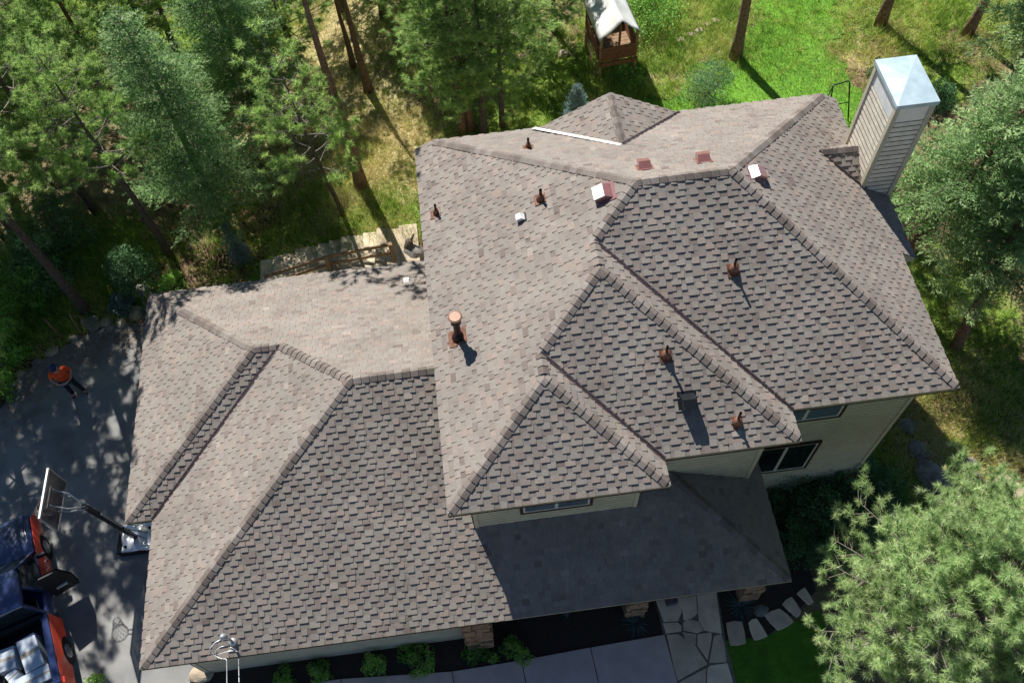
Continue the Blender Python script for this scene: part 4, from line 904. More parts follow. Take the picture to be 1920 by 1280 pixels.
# ================================================================== STONE STEPS + RAIL FENCE
A = at(490, 520, -6.7); B = at(772, 452, -5.45); st = thing('stone_steps', A, 'flight of tan stone slab steps climbing behind the garage roof', 'steps')
rnd = random.Random(8); dv = B - A; hd = Vector((dv.x, dv.y, 0)); Ln = hd.length; hd.normalize(); sd = Vector((-hd.y, hd.x, 0)); n = 13
for i in range(n):
    o0 = hd * (Ln * i / n) ; z = max(gz(*(A + o0 + sd * .3).xy), gz(*(A + o0 + hd * .5 + sd * .3).xy)) + .07 - A.z; a = rnd.uniform(-.06, .06); wl = .62 + rnd.uniform(-.04, .1); ww = rnd.uniform(.55, .72); mb = MB()
    c = lambda s, t: tuple((o0 + hd * (s + a * t) + sd * (t + .12)).xy)
    mb.prism([c(0, -1.0), c(wl, -1.0), c(wl + rnd.uniform(-.05, .05), ww), c(rnd.uniform(-.04, .04), ww + rnd.uniform(-.05, .1))], z - .25, z + .02, rnd.random()); o = mb.build('step', M['sand'], st); weld(o, .02)
fe = thing('rail_fence', at(622, 512), 'weathered two rail wooden fence beside the stone steps', 'fence')
base = at(622, 512); pB = at(742, 497)
def loc_(p): return Vector(p) - base
posts = [(base, .95), (pB, 1.2)]
for p, h in posts:
    mb = MB(); mb.bar(loc_(p) + Vector((0, 0, -.2)), loc_(p) + Vector((0, 0, h)), .14); o = mb.build('post', M['wood'], fe); weld(o, .012)
pL = at(505, 545); pL = Vector((pL.x, pL.y, gz(pL.x, pL.y)))
for (p, hp, q, hq) in [(base, .82, pB, 1.05), (base, .42, pB, .6), (pL, .7, base, .8), (pL, .3, base, .4)]:
    mb = MB(); mb.bar(loc_(p) + Vector((0, .09, hp)), loc_(q) + Vector((0, .09, hq)), .05, .12); o = mb.build('rail', M['wood'], fe); weld(o, .01)
rock(775, 478, .35, 'dark rock under the main roof edge beside the fence post', 'rock', 190, .9)
shrub(725, 497, .3, .25, 900, 'bright yellow green plant at the foot of the tall fence post', 'leaf', .05, 1., 91)
stp = thing('tree_stump', at(768, 470), 'gnarled grey stump beside the top of the stone steps', 'stump'); mb = MB()
mb.tube([(0, 0, -.2), (0, 0, .2), (.05, .05, .5)], [.22, .17, .12], 9); mb.build('trunk', M['barkd'], stp, True)
for k, q in enumerate([(.25, .2, .62)]):
    mb = MB(); mb.tube([(0, 0, .35), (q[0] * .5, q[1] * .5, q[2] * .75), q], [.07, .05, .03], 6); mb.build('limb', M['barkd'], stp, True)
# ================================================================== GARDEN STAKES
for i, ((x1, y1), h, dx, lb) in enumerate([((117, 635), 1.25, .0, 'leftmost bare wooden stake at the driveway edge'), ((156, 630), 1.35, .15, 'middle bare wooden stake at the driveway edge'), ((166, 627), 1.0, .2, 'rightmost bare wooden stake at the driveway edge')]):
    p = at(x1, y1); mb = MB(); mb.tube([(0, 0, -.2), (dx * .4, 0, h * .5), (dx, .02, h)], [.035, .032, .028], 7); o = mb.build('garden_stake', M['wood'], None, True, p); tag(o, lb, 'stake', 'wooden stakes at the driveway edge')
# ================================================================== HUT
hp = at(1142, 118); hut = thing('playhouse', hp, 'small stilted wooden playhouse under a sagging white canvas roof', 'playhouse', rz=R_(6))
W2, D2, pz, tz = .68, .95, 1.05, 2.35
for sx in (-1, 1):
    for sy in (-1, 1):
        mb = MB(); mb.bar((sx * W2, sy * D2, -.2), (sx * W2, sy * D2, tz - .12), .09); mb.build('post', M['wood'], hut)
mb = MB()
for k in range(11): mb.box((-W2 - .06, -D2 + k * .175, pz - .04), (W2 + .06, -D2 + k * .175 + .16, pz))
mb.build('deck', M['wood'], hut)
M['redwood'] = mat("red_brown_planks", (.20, .085, .04), (.12, .05, .025), 9, .8, bump=.4, bscale=20)
for (a, b) in (((-W2, -D2 - .06), (W2, -D2 - .03)), ((-W2 - .06, -D2), (-W2 - .03, D2)), ((W2 + .03, -D2), (W2 + .06, D2)), ((-W2, D2 + .03), (W2, D2 + .06))):
    mb = MB()
    for k in range(5): mb.box((a[0], a[1], pz + .02 + k * .125), (b[0], b[1], pz + .02 + k * .125 + .11))
    mb.build('railing', M['redwood'], hut)
mb = MB(); mb.bar((0, -D2 - .04, pz), (0, -D2 - .04, tz + .3), .07); mb.build('post', M['redwood'], hut)
mb = MB(); mb.bar((-W2 - .05, -D2 - .1, pz - .1), (W2 + .05, -D2 - .1, pz - .1), .06, .16); mb.build('beam', M['redwood'], hut)
lad = MB(); lad.bar((-W2 - .12, -D2 - .1, -.1), (-W2 - .12, D2 * .4, pz + .1), .05, .1); lad.build('ramp_rail', M['wood'], hut)
M['canvas'] = mat("white_canvas", (.72, .72, .68), (.60, .61, .58), 3, .85, bump=.3, bscale=6, trans=.2)
mb = MB(); nxx, nyy = 12, 12; gridp = []
for j in range(nyy + 1):
    v = j / nyy; y = (-D2 - .18) + v * (2 * D2 + .36)
    for i in range(nxx + 1):
        u = i / nxx * 2 - 1; z = tz + .55 - abs(u) * .62 + .05 * math.sin(abs(u) * math.pi) * -1.6 + .03 * math.sin(v * 11 + u * 3) * (1 - abs(u)) - .05 * math.sin(v * math.pi)
        if abs(u) > .99: z -= .14
        gridp.append((u * (W2 + .12), y, z))
FF = [(j * (nxx + 1) + i, j * (nxx + 1) + i + 1, (j + 1) * (nxx + 1) + i + 1, (j + 1) * (nxx + 1) + i) for j in range(nyy) for i in range(nxx)]
o = npmesh('canvas_roof', gridp, FF, M['canvas'], None, hut, True); s_ = o.modifiers.new("s", 'SOLIDIFY'); s_.thickness = .012
# ================================================================== BLACK METAL FRAME
p = at(1563, 215); p.z = gz(p.x, p.y); fr = MB()
hh = 1.25; q = [(-.35, 0, 0), (-.3, .25, hh), (.33, .45, hh), (.38, .15, .0)]
fr.tube([(-.4, -.5, 0), (-.32, .15, hh * .98), (-.28, .2, hh), (.28, .32, hh), (.33, .28, hh * .96), (.4, -.4, 0)], .025, 7)
fr.tube([(-.36, -.15, .63), (.38, -.05, .6)], .02, 6); fr.tube([(-.3, .2, hh * .97), (0, .8, 0)], .018, 6)
tag(fr.build('metal_frame', M['blackmetal'], None, True, p), 'black tubular metal frame standing on the lawn behind the far roof corner', 'metal frame')
# ================================================================== SERVICE MAST (part of the house)
ms = thing('service_mast', (-5.61, -1.24, -3.27), None, None); ms.parent = house; ms['label'] = 'electric service mast with a grey weatherhead and looping cables'
M['grey'] = mat("grey_metal", (.42, .44, .45), (.32, .34, .35), 10, .4, metal=.5)
mb = MB(); mb.tube([(0, 0, -.3), (0, 0, .55)], .035, 10); mb.build('pipe', M['grey'], ms, True)
mb = MB(); mb.tube([(0, 0, .01), (0, 0, .06), (0, 0, .09)], [.12, .09, .04], 14); mb.build('boot', M['grey'], ms, True)
mb = MB(); mb.tube([(0, 0, .5), (-.02, .0, .56), (-.05, -.01, .63), (-.07, -.02, .7)], [.04, .075, .085, .03], 12); mb.build('weatherhead', M['grey'], ms, True)
mb = MB(); pts = []
for k in range(26):
    a = 2 * math.pi * k / 25 * .92 + .6; pts.append((-.02 + .26 * math.sin(a), -.28 + .05 * math.cos(a * 2), .38 + .26 * math.cos(a)))
mb.tube(pts, .009, 6); mb.tube([(-.05, -.03, .58), (-.25, -.12, .6), (-.42, -.2, .4), (-.38, -.3, .2), (-.2, -.4, .2), (-.05, -.45, .34), (0, -.5, .42)], .011, 6); mb.build('cable_loop', M['galvw'], ms, True)
for k, (o1, o2) in enumerate([((0, -.5, .42), (.75, -9, 2.3)), ((.08, -.3, -.2), (.6, -9, .8))]):
    mb = MB(); a, b = Vector(o1), Vector(o2); mb.tube([a.lerp(b, t) - Vector((0, 0, .9 * t * (1 - t))) for t in [i / 10 for i in range(11)]], .011, 6); mb.build('service_cable', M['grey'], ms, True)
# ================================================================== BASKETBALL HOOP
hb = Vector((-9.62, 3.0, G0 + .03)); hp = thing('basketball_hoop', hb, 'portable basketball hoop leaning out over the driveway beside the garage', 'basketball hoop')
M['smoke'] = mat("smoked_acrylic", (.07, .055, .06), (.06, .05, .055), 3, .15, alpha=.72, spec=.6)
M['net'] = mat("white_net", (.75, .78, .75), None, 10, .8)
M['foil'] = mat("silver_tarp", (.85, .86, .86), (.7, .72, .73), 2.5, .3, metal=.45, bump=1, bscale=5)
M['rubber'] = mat("black_rubber", (.02, .02, .022), (.012, .012, .014), 20, .75)
mb = MB(); mb.box((-.5, -.45, 0), (.45, .42, .16)); mb.tube([(-.5, -.4, .1), (-.5, .4, .1)], .1, 10); o = mb.build('base', M['rubber'], hp); 
gp = []; N_ = 22
for j in range(N_ + 1):
    for i in range(N_ + 1):
        u, v = i / N_ * 2 - 1, j / N_ * 2 - 1; e = max(abs(u), abs(v)); z = .21 + .06 * math.sin(5 * u + 2 * v) * math.sin(4 * v - u) + .05 * math.exp(-8 * ((u - .2) ** 2 + (v + .1) ** 2)) - (.16 if e > .96 else 0)
        gp.append((u * .47, .02 + v * .44, z))
FF = [(j * (N_ + 1) + i, j * (N_ + 1) + i + 1, (j + 1) * (N_ + 1) + i + 1, (j + 1) * (N_ + 1) + i) for j in range(N_) for i in range(N_)]
npmesh('ballast_cover', gp, FF, M['foil'], None, hp, True)
bt = [Vector((-10.52, 3.78, -3.9)), Vector((-10.55, 2.40, -3.9)), Vector((-10.56, 2.40, -2.92)), Vector((-10.53, 3.78, -2.92))]
bt = [b - hb for b in bt]; bc = sum(bt, Vector()) / 4; yw = (bt[0] - bt[1]).normalized(); nrm = Vector((-1, 0, 0)); jt = Vector((-10.0, 3.06, -3.95)) - hb
mb = MB(); mb.bar((.0, 0, .1), jt, .11, .11); mb.build('pole', M['blackmetal'], hp)
mb = MB(); mb.bar((.32, -.1, .15), Vector((0, 0, .1)).lerp(jt, .35), .03); mb.bar((.32, .12, .15), Vector((0, 0, .1)).lerp(jt, .35), .03); mb.bar(Vector((0, 0, .1)).lerp(jt, .35) + Vector((.08, 0, .05)), Vector((0, 0, .1)).lerp(jt, .72) + Vector((.08, 0, .1)), .045, mi=0); mb.build('brace', M['grey'], hp)
mb = MB()
for s in (-.22, .22):
    for dz in (-.25, .2):
        e = bc + yw * s + Vector((.03, 0, dz)); m1 = jt.lerp(e, .45) + Vector((0, s * .5, .05)); mb.tube([jt + Vector((.1, s * .2, .06 if dz > 0 else -.08)), jt + Vector((-.05, s * .35, .08 if dz > 0 else -.06)), m1, e], .02, 7)
mb.build('lift_arm', M['grey'], hp, True)
mb = MB(); P = [b for b in bt]; k = Vector((.012, 0, 0)); mb.face(P); mb.face([p + k for p in P][::-1]); mb.build('backboard', M['smoke'], hp)
mb = MB()
for i in range(4): mb.bar(P[i], P[(i + 1) % 4], .035 if i != 2 else .05)
mb.build('board_frame', M['galvw'] if False else M['grey'], hp)
mb = MB(); mb.bar(P[3] + Vector((0, 0, .03)), P[2] + Vector((0, 0, .03)), .045, .03); mb.build('top_trim', M['flash'], hp)
ins = MB(); c0 = bc + Vector((-.012, 0, -.22))
for a, b in ((-.3, -.3), (.3, .3)): ins.bar(c0 + yw * a, c0 + yw * a + Vector((0, 0, .45)), .025)
ins.bar(c0 + yw * -.3 + Vector((0, 0, .45)), c0 + yw * .3 + Vector((0, 0, .45)), .025); ins.build('target_square', M['flash'], hp)
rc = bc + Vector((-.40, 0, -.36)); mb = MB(); ring = [rc + Vector((.228 * math.cos(a), .228 * math.sin(a), 0)) for a in [2 * math.pi * i / 24 for i in range(25)]]
mb.tube(ring, .011, 6); mb.bar(rc + Vector((.22, -.06, 0)), bc + Vector((0, -.06, -.36)), .02); mb.bar(rc + Vector((.22, .06, 0)), bc + Vector((0, .06, -.36)), .02); mb.build('rim', M['copper'], hp, True)
mb = MB()
for k in range(12):
    for sg in (-1, 1):
        pts = []
        for j in range(6):
            a = 2 * math.pi * (k + sg * j * .5) / 12; r = .228 * (1 - .13 * j * (1 if j < 4 else .9)); pts.append(rc + Vector((r * math.cos(a), r * math.sin(a), -.085 * j)))
        mb.tube(pts, .006, 4, cap=False)
mb.build('net', M['net'], hp)
# ================================================================== TRUCK
tk = thing('pickup_truck', (0, 0, 0), 'dark pickup truck with red orange side panels, an open rear door and a loaded bed', 'pickup truck')
hdg = math.atan2(1.65, 4.91)     # rotated anticlockwise from +Y
rr = Vector((-10.82, -1.02, G0 + .03)); fw = Vector((-math.sin(hdg), math.cos(hdg), 0)); rt = Vector((fw.y, -fw.x, 0))
org = rr - rt * .95; tk.location = org; tk.rotation_euler = (0, 0, hdg)
M['paint'] = mat("black_blue_paint", (.012, .026, .10), (.01, .022, .085), 3, .28, spec=.5, coat=1)
M['red'] = mat("red_orange_wrap", (.80, .085, .03), (.68, .06, .025), 3, .35, spec=.5, coat=.4)
M['plast'] = mat("black_plastic", (.015, .016, .018), (.01, .011, .012), 10, .6)
M['rim'] = mat("alloy", (.45, .45, .46), None, 5, .35, metal=.9)
M['cbox'] = mat("pale_cardboard", (.50, .56, .62), (.42, .48, .54), 2, .8, bump=.2, tint=.12)
def loft(mb, secs, mi=0, close=True):
    k = len(mb.v); n = len(secs[0])
    for s in secs: mb.v += [tuple(p) for p in s]
    for i in range(len(secs) - 1):
        for j in range(n if close else n - 1):
            mb.f.append((k + i * n + j, k + i * n + (j + 1) % n, k + (i + 1) * n + (j + 1) % n, k + (i + 1) * n + j)); mb.t.append(.5); mb.mi.append(mi)
    mb.f.append(tuple(k + j for j in range(n))[::-1]); mb.f.append(tuple(k + (len(secs) - 1) * n + j for j in range(n))); mb.t += [.5, .5]; mb.mi += [mi, mi]
# y: 0 rear bumper .. 5.3 front
def sec(y, w, z0, z1, r=.12): return [(-w, y, z0), (w, y, z0), (w + .02, y, (z0 + z1) / 2), (w - r * .4, y, z1 - r * .6), (w - r * 1.3, y, z1), (-w + r * 1.3, y, z1), (-w + r * .4, y, z1 - r * .6), (-w - .02, y, (z0 + z1) / 2)]
mb = MB(); loft(mb, [sec(3.85, .92, .45, 1.14), sec(4.3, .93, .45, 1.16), sec(4.9, .9, .45, 1.08), sec(5.2, .84, .45, .98), sec(5.34, .74, .48, .8)])
mb.box((-.8, 4.0, 1.10), (.8, 4.02, 1.2)) if False else None
o = mb.build('hood', M['paint'], tk, True); weld(o, .03)
mb = MB(); loft(mb, [sec(2.0, .9, .4, .98, .05), sec(3.86, .9, .4, 1.04, .05)]); o = mb.build('cab_body', M['paint'], tk); weld(o, .02)
# cab greenhouse: pillars + roof, glass
mb = MB(); loft(mb, [[(-.62, 2.12, 1.74), (.62, 2.12, 1.74), (.58, 2.16, 1.8), (-.58, 2.16, 1.8)], [(-.66, 2.5, 1.78), (.66, 2.5, 1.78), (.6, 2.5, 1.85), (-.6, 2.5, 1.85)], [(-.65, 3.0, 1.78), (.65, 3.0, 1.78), (.6, 3.0, 1.84), (-.6, 3.0, 1.84)], [(-.60, 3.3, 1.72), (.60, 3.3, 1.72), (.56, 3.27, 1.78), (-.56, 3.27, 1.78)]]); o = mb.build('cab_roof', M['paint'], tk); weld(o, .02)
for sx in (-1, 1):
    for (a, b) in (((.62, 3.28, 1.75), (.84, 3.9, 1.06)), ((.65, 2.65, 1.78), (.86, 2.7, 1.0)), ((.63, 2.13, 1.76), (.84, 2.02, 1.0))):
        mb = MB(); mb.bar((sx * a[0], a[1], a[2]), (sx * b[0], b[1], b[2]), .06, .08); mb.build('pillar', M['paint'], tk)
mb = MB(); mb.face([(-.6, 3.27, 1.74), (.6, 3.27, 1.74), (.82, 3.92, 1.1), (-.82, 3.92, 1.1)]); mb.build('windshield', M['glass'], tk)
mb = MB(); mb.face([(-.62, 2.13, 1.74), (.62, 2.13, 1.74), (.82, 2.02, 1.0), (-.82, 2.02, 1.0)]); mb.build('rear_window', M['glass'], tk)
mb = MB(); mb.face([(.64, 3.25, 1.74), (.65, 2.72, 1.76), (.86, 2.72, 1.04), (.85, 3.8, 1.08)]); mb.build('side_window', M['glass'], tk)
mb = MB(); mb.face([(-.64, 3.25, 1.74), (-.65, 2.15, 1.76), (-.86, 2.1, 1.04), (-.85, 3.8, 1.08)]); mb.build('side_window', M['glass'], tk)
# red side panels with wheel arches (profile in y-z, thickness in x)
def side_panel(sx, prof, name, x0=.91, x1=.965, m='red'):
    mb = MB(); k = len(prof); a = [(sx * x0, y, z) for y, z in prof]; b = [(sx * (x1 - (.05 if z > .95 else 0)), y, z) for y, z in prof]
    mb.v += a + b; mb.f.append(tuple(range(k))); mb.f.append(tuple(range(k, 2 * k))[::-1]); mb.t += [.5, .5]; mb.mi += [0, 0]
    for i in range(k): mb.f.append((i, (i + 1) % k, k + (i + 1) % k, k + i)); mb.t.append(.5); mb.mi.append(0)
    o = mb.build(name, M[m], tk)
    import bmesh
    bm = bmesh.new(); bm.from_mesh(o.data); bmesh.ops.recalc_face_normals(bm, faces=bm.faces); bm.to_mesh(o.data); bm.free(); return o
arch = lambda cy, r: [(cy + r * math.cos(t), .36 + r * math.sin(t)) for t in [math.pi * (1 - i / 8) for i in range(9)]]
for sx in (-1, 1):
    side_panel(sx, [(.02, .42)] + arch(1.0, .44) + [(1.95, .42), (1.95, 1.12), (.02, 1.12)], 'bed_side')
    side_panel(sx, [(3.4, .42)] + arch(4.25, .44) + [(5.0, .5), (5.2, .8), (5.0, 1.0), (4.2, 1.08), (3.4, 1.04)], 'front_fender')
side_panel(1, [(2.72, .42), (3.38, .42), (3.38, 1.02), (2.72, 1.02)], 'front_door')
side_panel(-1, [(1.97, .42), (3.38, .42), (3.38, 1.02), (1.97, 1.02)], 'front_door')
# lettering on the front door and fender
fc = bpy.data.curves.new("lettering", 'FONT'); fc.body = "MANN"; fc.size = .36; fc.extrude = .004; fo = bpy.data.objects.new("lettering", fc); col.objects.link(fo); fo.parent = tk
fo.location = (.972, 2.76, .56); fo.rotation_euler = (R_(90), 0, R_(90)); fc.materials.append(M['flash']); bpy.context.view_layer.update(); lm = bpy.data.meshes.new_from_object(fo.evaluated_get(bpy.context.evaluated_depsgraph_get())); lo_ = bpy.data.objects.new('lettering', lm); col.objects.link(lo_); lo_.parent = tk; lo_.location = fo.location; lo_.rotation_euler = fo.rotation_euler; bpy.data.objects.remove(fo); lo_['kind'] = 'stuff'
# bed
mb = MB(); mb.box((-.72, .12, .66), (.72, 1.9, .70)); mb.build('bed_floor', M['plast'], tk)
for sx in (-1, 1):
    mb = MB(); mb.box((sx * .80 - .1, .06, .7), (sx * .80 + .1, 1.98, 1.16)); o = mb.build('bed_rail', M['paint'], tk); weld(o, .03)
mb = MB(); mb.box((-.9, 0, .6), (.9, .09, 1.15)); o = mb.build('tailgate', M['paint'], tk); weld(o, .02)
mb = MB(); mb.box((-.75, 1.9, .7), (.75, 1.99, 1.2)); mb.build('headboard', M['plast'], tk)
mb = MB(); mb.box((-.92, -.16, .42), (.92, .0, .62)); o = mb.build('rear_bumper', M['red'], tk); weld(o, .05)
for sx in (-1, 1):
    mb = MB(); mb.box((sx * .9 - .07, -.03, .72), (sx * .9 + .07, .14, 1.05)); o = mb.build('taillight', M['red'], tk); weld(o, .03)
    mb = MB(); mb.box((sx * 1.04 - .13, 3.62, 1.05), (sx * 1.04 + .13, 3.74, 1.2)); o = mb.build('wing_mirror', M['plast'], tk); weld(o, .04)
for sx in (-1, 1):
    for cy in (1.0, 4.25):
        wh = thing('wheel', (sx * .82, cy, .39), None, None); wh.parent = tk
        mb = MB(); mb.tube([(-.13, 0, 0), (-.11, 0, 0), (.11, 0, 0), (.13, 0, 0)], [.33, .39, .39, .33], 28); mb.build('tyre', M['rubber'], wh, True)
        mb = MB(); mb.tube([(sx * .10, 0, 0), (sx * .137, 0, 0)], [.22, .20], 20)
        for q in range(6): a = q * math.pi / 3; mb.bar((sx * .135, 0, 0), (sx * .14, .2 * math.cos(a), .2 * math.sin(a)), .05, .02, up=(1, 0, 0))
        mb.build('rim', M['rim'], wh)
# open rear door, swung out
dr = thing('rear_door', (.95, 2.70, 0), None, None); dr.parent = tk; dr.rotation_euler = (0, 0, R_(98)); dr['label'] = 'open black rear door standing out from the cab'
mb = MB(); prof = [(0, .42), (-.66, .42), (-.72, 1.0), (-.6, 1.62), (-.1, 1.7), (0, 1.1)]
k = len(prof); mb.v += [(-.04, y, z) for y, z in prof] + [(.05, y, z) for y, z in prof]; mb.f += [tuple(range(k)), tuple(range(k, 2 * k))[::-1]] + [(i, (i + 1) % k, k + (i + 1) % k, k + i) for i in range(k)]; mb.t += [.5] * (k + 2); mb.mi += [0] * (k + 2)
o = mb.build('door_panel', M['plast'], dr); weld(o, .03)
mb = MB(); mb.box((-.09, -.5, .8), (-.04, -.2, .86)); mb.build('door_handle', M['galvw'], dr)
# cab interior seen through the open door
mb = MB(); mb.box((-.7, 2.2, .7), (.7, 2.75, 1.0)); mb.box((-.7, 2.08, .9), (.7, 2.25, 1.45)); o = mb.build('rear_seat', M['plast'], tk); weld(o, .05)
# cargo: separate things on the bed
def world(p): c, s = math.cos(hdg), math.sin(hdg); return Vector((org.x + p[0] * c - p[1] * s, org.y + p[0] * s + p[1] * c, org.z + p[2]))
def crate(c, s, rz, label, name='cardboard_box', cat='box', m='cbox', grp='boxes loaded in the truck bed', flap=True):
    t = thing(name, world(c), label, cat, grp, hdg + rz); x, y, z = s
    mb = MB(); mb.box((-x / 2, -y / 2, 0), (x / 2, y / 2, z), random.Random(label).random()); o = mb.build('carton', M[m], t); weld(o, .012)
    if flap:
        mb = MB(); mb.box((-x / 2 + .004, -y * .06, z + .001), (x / 2 - .004, y * .06, z + .004)); mb.build('tape', M['tape'], t)
    return t
M['tape'] = mat("parcel_tape", (.38, .33, .25), None, 5, .3)
crate((.28, 1.1, .7), (.5, .95, .44), .12, 'tall pale box with a tan taped strip beside the right bed rail')
crate((-.38, 1.25, .7), (.5, .6, .36), -.08, 'low pale box in the far side of the truck bed')
crate((.05, .38, .7), (1.25, .42, .42), .05, 'long pale box lying across the rear of the truck bed')
crate((-.3, .75, .7), (.32, .3, .3), .4, 'small pale box wedged between the larger ones in the truck bed')
# ================================================================== PERSON
pp = at(147, 735); ps = Vector((pp.x, pp.y, G0 + .03))
fa_ = R_(-65)      # facing direction measured from +X
per = thing('person', ps, 'person in an orange T-shirt, dark jeans and a blue cap, holding a small controller', 'person', rz=fa_ - math.pi / 2)
M['skin'] = mat("skin", (.48, .26, .18), (.42, .22, .15), 8, .55); M['orange'] = mat("orange_cotton", (.80, .10, .02), (.65, .075, .015), 6, .85, bump=.3, bscale=8)
M['denim'] = mat("dark_jeans", (.02, .025, .04), (.012, .016, .028), 12, .85); M['navy'] = mat("navy_cap", (.02, .045, .14), (.012, .03, .09), 12, .7); M['boot'] = mat("brown_shoes", (.03, .02, .015), None, 10, .7)
def skin(name, verts, edges, rad, m, parent, sub=2, root=0):
    me = bpy.data.meshes.new(name); me.from_pydata(verts, edges, []); me.update(); o = bpy.data.objects.new(name, me); col.objects.link(o); o.parent = parent
    s = o.modifiers.new("skin", 'SKIN'); s.use_smooth_shade = True
    if not me.skin_vertices: 
        me.attributes  # layer is created with the modifier on evaluation
    bpy.context.view_layer.update()
    if len(me.skin_vertices) == 0:
        import bmesh
        bm = bmesh.new(); bm.from_mesh(me); bm.verts.layers.skin.verify(); bm.to_mesh(me); bm.free()
    sv = me.skin_vertices[0].data
    for i, r in enumerate(rad): sv[i].radius = r if isinstance(r, tuple) else (r, r); sv[i].use_root = (i == root)
    u = o.modifiers.new("sub", 'SUBSURF'); u.levels = sub; u.render_levels = sub; me.materials.append(m); return o
# body: pelvis root, legs, spine, neck, head, arms bent at the waist with hands together (y forward, x right)
bv = [(0, 0, .95), (0, .01, 1.15), (0, .0, 1.38), (0, .02, 1.50), (0, .05, 1.62), (0, .07, 1.70), (0, .045, 1.78),
    (.11, 0, .88), (.13, .03, .5), (.15, .0, .09), (.17, .16, .04), (-.11, 0, .88), (-.14, .03, .5), (-.2, .08, .09), (-.23, .24, .04),
    (.21, .0, 1.44), (.32, .04, 1.2), (.2, .27, 1.12), (.09, .36, 1.16), (-.21, 0, 1.44), (-.32, .04, 1.2), (-.2, .27, 1.12), (-.09, .36, 1.16)]
be = [(0, 1), (1, 2), (2, 3), (3, 4), (4, 5), (5, 6), (0, 7), (7, 8), (8, 9), (9, 10), (0, 11), (11, 12), (12, 13), (13, 14), (2, 15), (15, 16), (16, 17), (17, 18), (2, 19), (19, 20), (20, 21), (21, 22)]
brd = [(.16, .12), (.155, .12), (.17, .11), .062, (.075, .085), (.078, .095), (.06, .075), .095, .062, .045, (.04, .035), .095, .062, .045, (.04, .035), .06, .045, .036, (.035, .018), .06, .045, .036, (.035, .018)]
skin('body', bv, be, brd, M['skin'], per)
skin('trousers', [(0, 0, .97), (.11, 0, .88), (.13, .03, .5), (.155, .02, .04), (-.11, 0, .88), (-.14, .03, .5), (-.205, .1, .04)], [(0, 1), (1, 2), (2, 3), (0, 4), (4, 5), (5, 6)], [(.19, .14), .115, .08, .068, .115, .08, .068], M['denim'], per)
skin('shirt', [(0, 0, .92), (0, .01, 1.12), (0, 0, 1.38), (0, .01, 1.47), (.21, 0, 1.43), (.31, .035, 1.22), (-.21, 0, 1.43), (-.31, .035, 1.22)], [(0, 1), (1, 2), (2, 3), (2, 4), (4, 5), (2, 6), (6, 7)], [(.22, .17), (.22, .18), (.22, .15), (.1, .09), .085, .07, .085, .07], M['orange'], per)
for s in (-1, 1):
    base_ = Vector((s * .09, .37, 1.16))
    for k in range(4):
        st_v = base_ + Vector((s * .005, .012 * k - .02, .012)); e1 = st_v + Vector((-s * .03, .03, .01)); e2 = e1 + Vector((-s * .028, .0, -.02 + .003 * k))
        skin('finger', [tuple(st_v), tuple(e1), tuple(e2)], [(0, 1), (1, 2)], [.010, .009, .008], M['skin'], per, 1)
    skin('thumb', [tuple(base_ + Vector((0, -.02, .02))), tuple(base_ + Vector((-s * .03, 0, .05))), tuple(base_ + Vector((-s * .05, .02, .05)))], [(0, 1), (1, 2)], [.012, .011, .009], M['skin'], per, 1)
    skin('shoe', [(s * .16 if s > 0 else -.21, -.02 if s > 0 else .06, .05), (s * .17 if s > 0 else -.23, .12 if s > 0 else .2, .045), (s * .18 if s > 0 else -.245, .2 if s > 0 else .28, .035)], [(0, 1), (1, 2)], [(.055, .05), (.055, .045), (.04, .03)], M['boot'], per, 1)
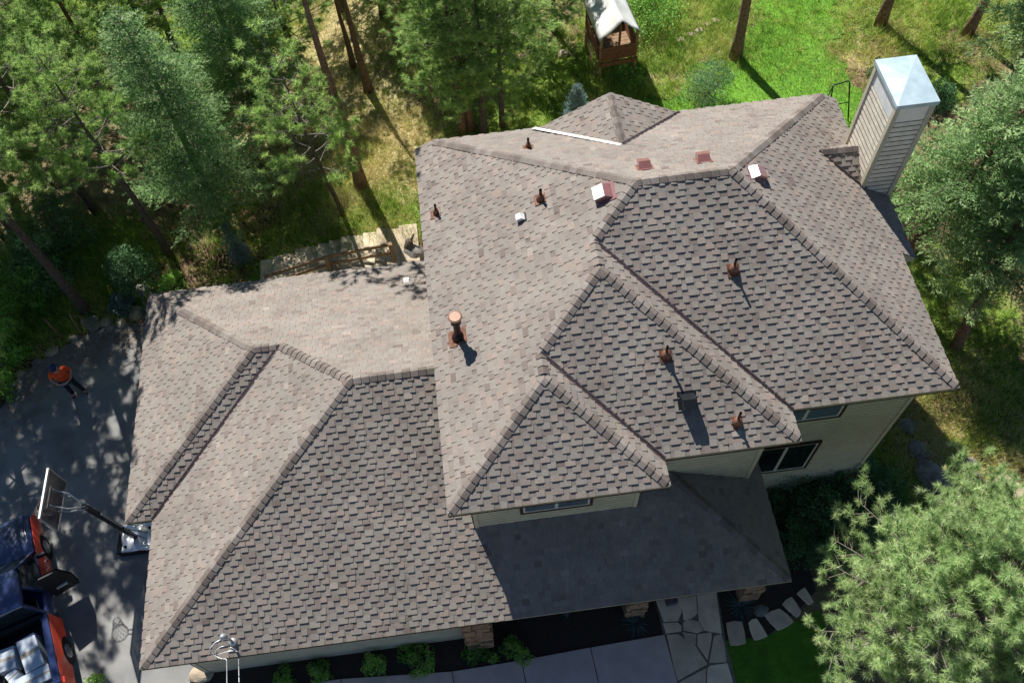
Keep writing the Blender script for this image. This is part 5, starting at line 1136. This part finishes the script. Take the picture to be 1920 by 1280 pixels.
# face: nose, mouth, eyes, ears
hdc = Vector((0, .065, 1.70))
mb = MB(); mb.tube([hdc + Vector((0, .085, .02)), hdc + Vector((0, .115, -.02)), hdc + Vector((0, .09, -.035))], [.01, .016, .008], 8); mb.build('nose', M['skin'], per, True)
mb = MB(); mb.tube([hdc + Vector((-.025, .085, -.058)), hdc + Vector((0, .095, -.06)), hdc + Vector((.025, .085, -.058))], [.003, .006, .003], 6); mb.build('mouth', M['redvent'], per, True)
for s in (-1, 1):
    mb = MB(); c = hdc + Vector((s * .032, .08, .015)); mb.tube([c - Vector((.012, 0, 0)), c, c + Vector((.012, 0, 0))], [.003, .009, .003], 8); mb.build('eye', M['plast'], per, True)
    mb = MB(); c = hdc + Vector((s * .08, -.005, .0)); mb.tube([c - Vector((0, 0, .03)), c + Vector((s * .012, 0, 0)), c + Vector((0, 0, .03))], [.008, .016, .01], 8); mb.build('ear', M['skin'], per, True)
mb = MB(); cp = hdc + Vector((0, -.02, .03)); mb.tube([cp, cp + Vector((0, 0, .05)), cp + Vector((0, 0, .085)), cp + Vector((0, 0, .105))], [.108, .106, .08, .02], 18)
mb.build('cap', M['navy'], per, True)
mb = MB(); mb.face([cp + Vector((-.085, .06, .02)), cp + Vector((-.06, .19, .005)), cp + Vector((.06, .19, .005)), cp + Vector((.085, .06, .02))]); o = mb.build('cap_brim', M['navy'], per); s_ = o.modifiers.new("s", 'SOLIDIFY'); s_.thickness = .01
ctl = world((0, 0, 0)); cq = Matrix.Rotation(fa_ - math.pi / 2, 3, 'Z') @ Vector((0, .40, 1.19)); cc_ = thing('controller', ps + cq, 'small grey remote controller held in both hands of the person', 'remote controller', None, fa_ - math.pi / 2)
mb = MB(); mb.box((-.075, -.04, -.02), (.075, .04, .02)); o = mb.build('case', M['grey'], cc_); weld(o, .01)
for s in (-1, 1): mb = MB(); mb.tube([(s * .04, 0, .02), (s * .04, 0, .04)], .008, 8); mb.build('stick', M['plast'], cc_, True)
# ================================================================== loose litter: pine needles / cones on the dry ground (uncountable)

nP = 5000; E_ = np.array([(p.x, p.y) for p in edge]); k = rng.integers(0, len(E_) - 1, nP); f_ = rng.random(nP)[:, None]; Q = E_[k] * (1 - f_) + E_[k + 1] * f_ + np.column_stack([rng.normal(.3, .6, nP), -np.abs(rng.normal(0, .7, nP))])
Q = Q[[inside(a, b, DRV) for a, b in Q]]; P = np.column_stack([Q, np.full(len(Q), G0 + .036)]); D = unit(np.column_stack([rng.normal(size=(len(P), 2)), np.full(len(P), .03)]))
V, F = blades(P, D, rng.uniform(.06, .16, len(P)), np.full(len(P), .012)); tag(npmesh('needle_litter', V, F, mat("dry_needles", (.30, .17, .08), (.16, .09, .045), 3, .9)), kind='stuff')
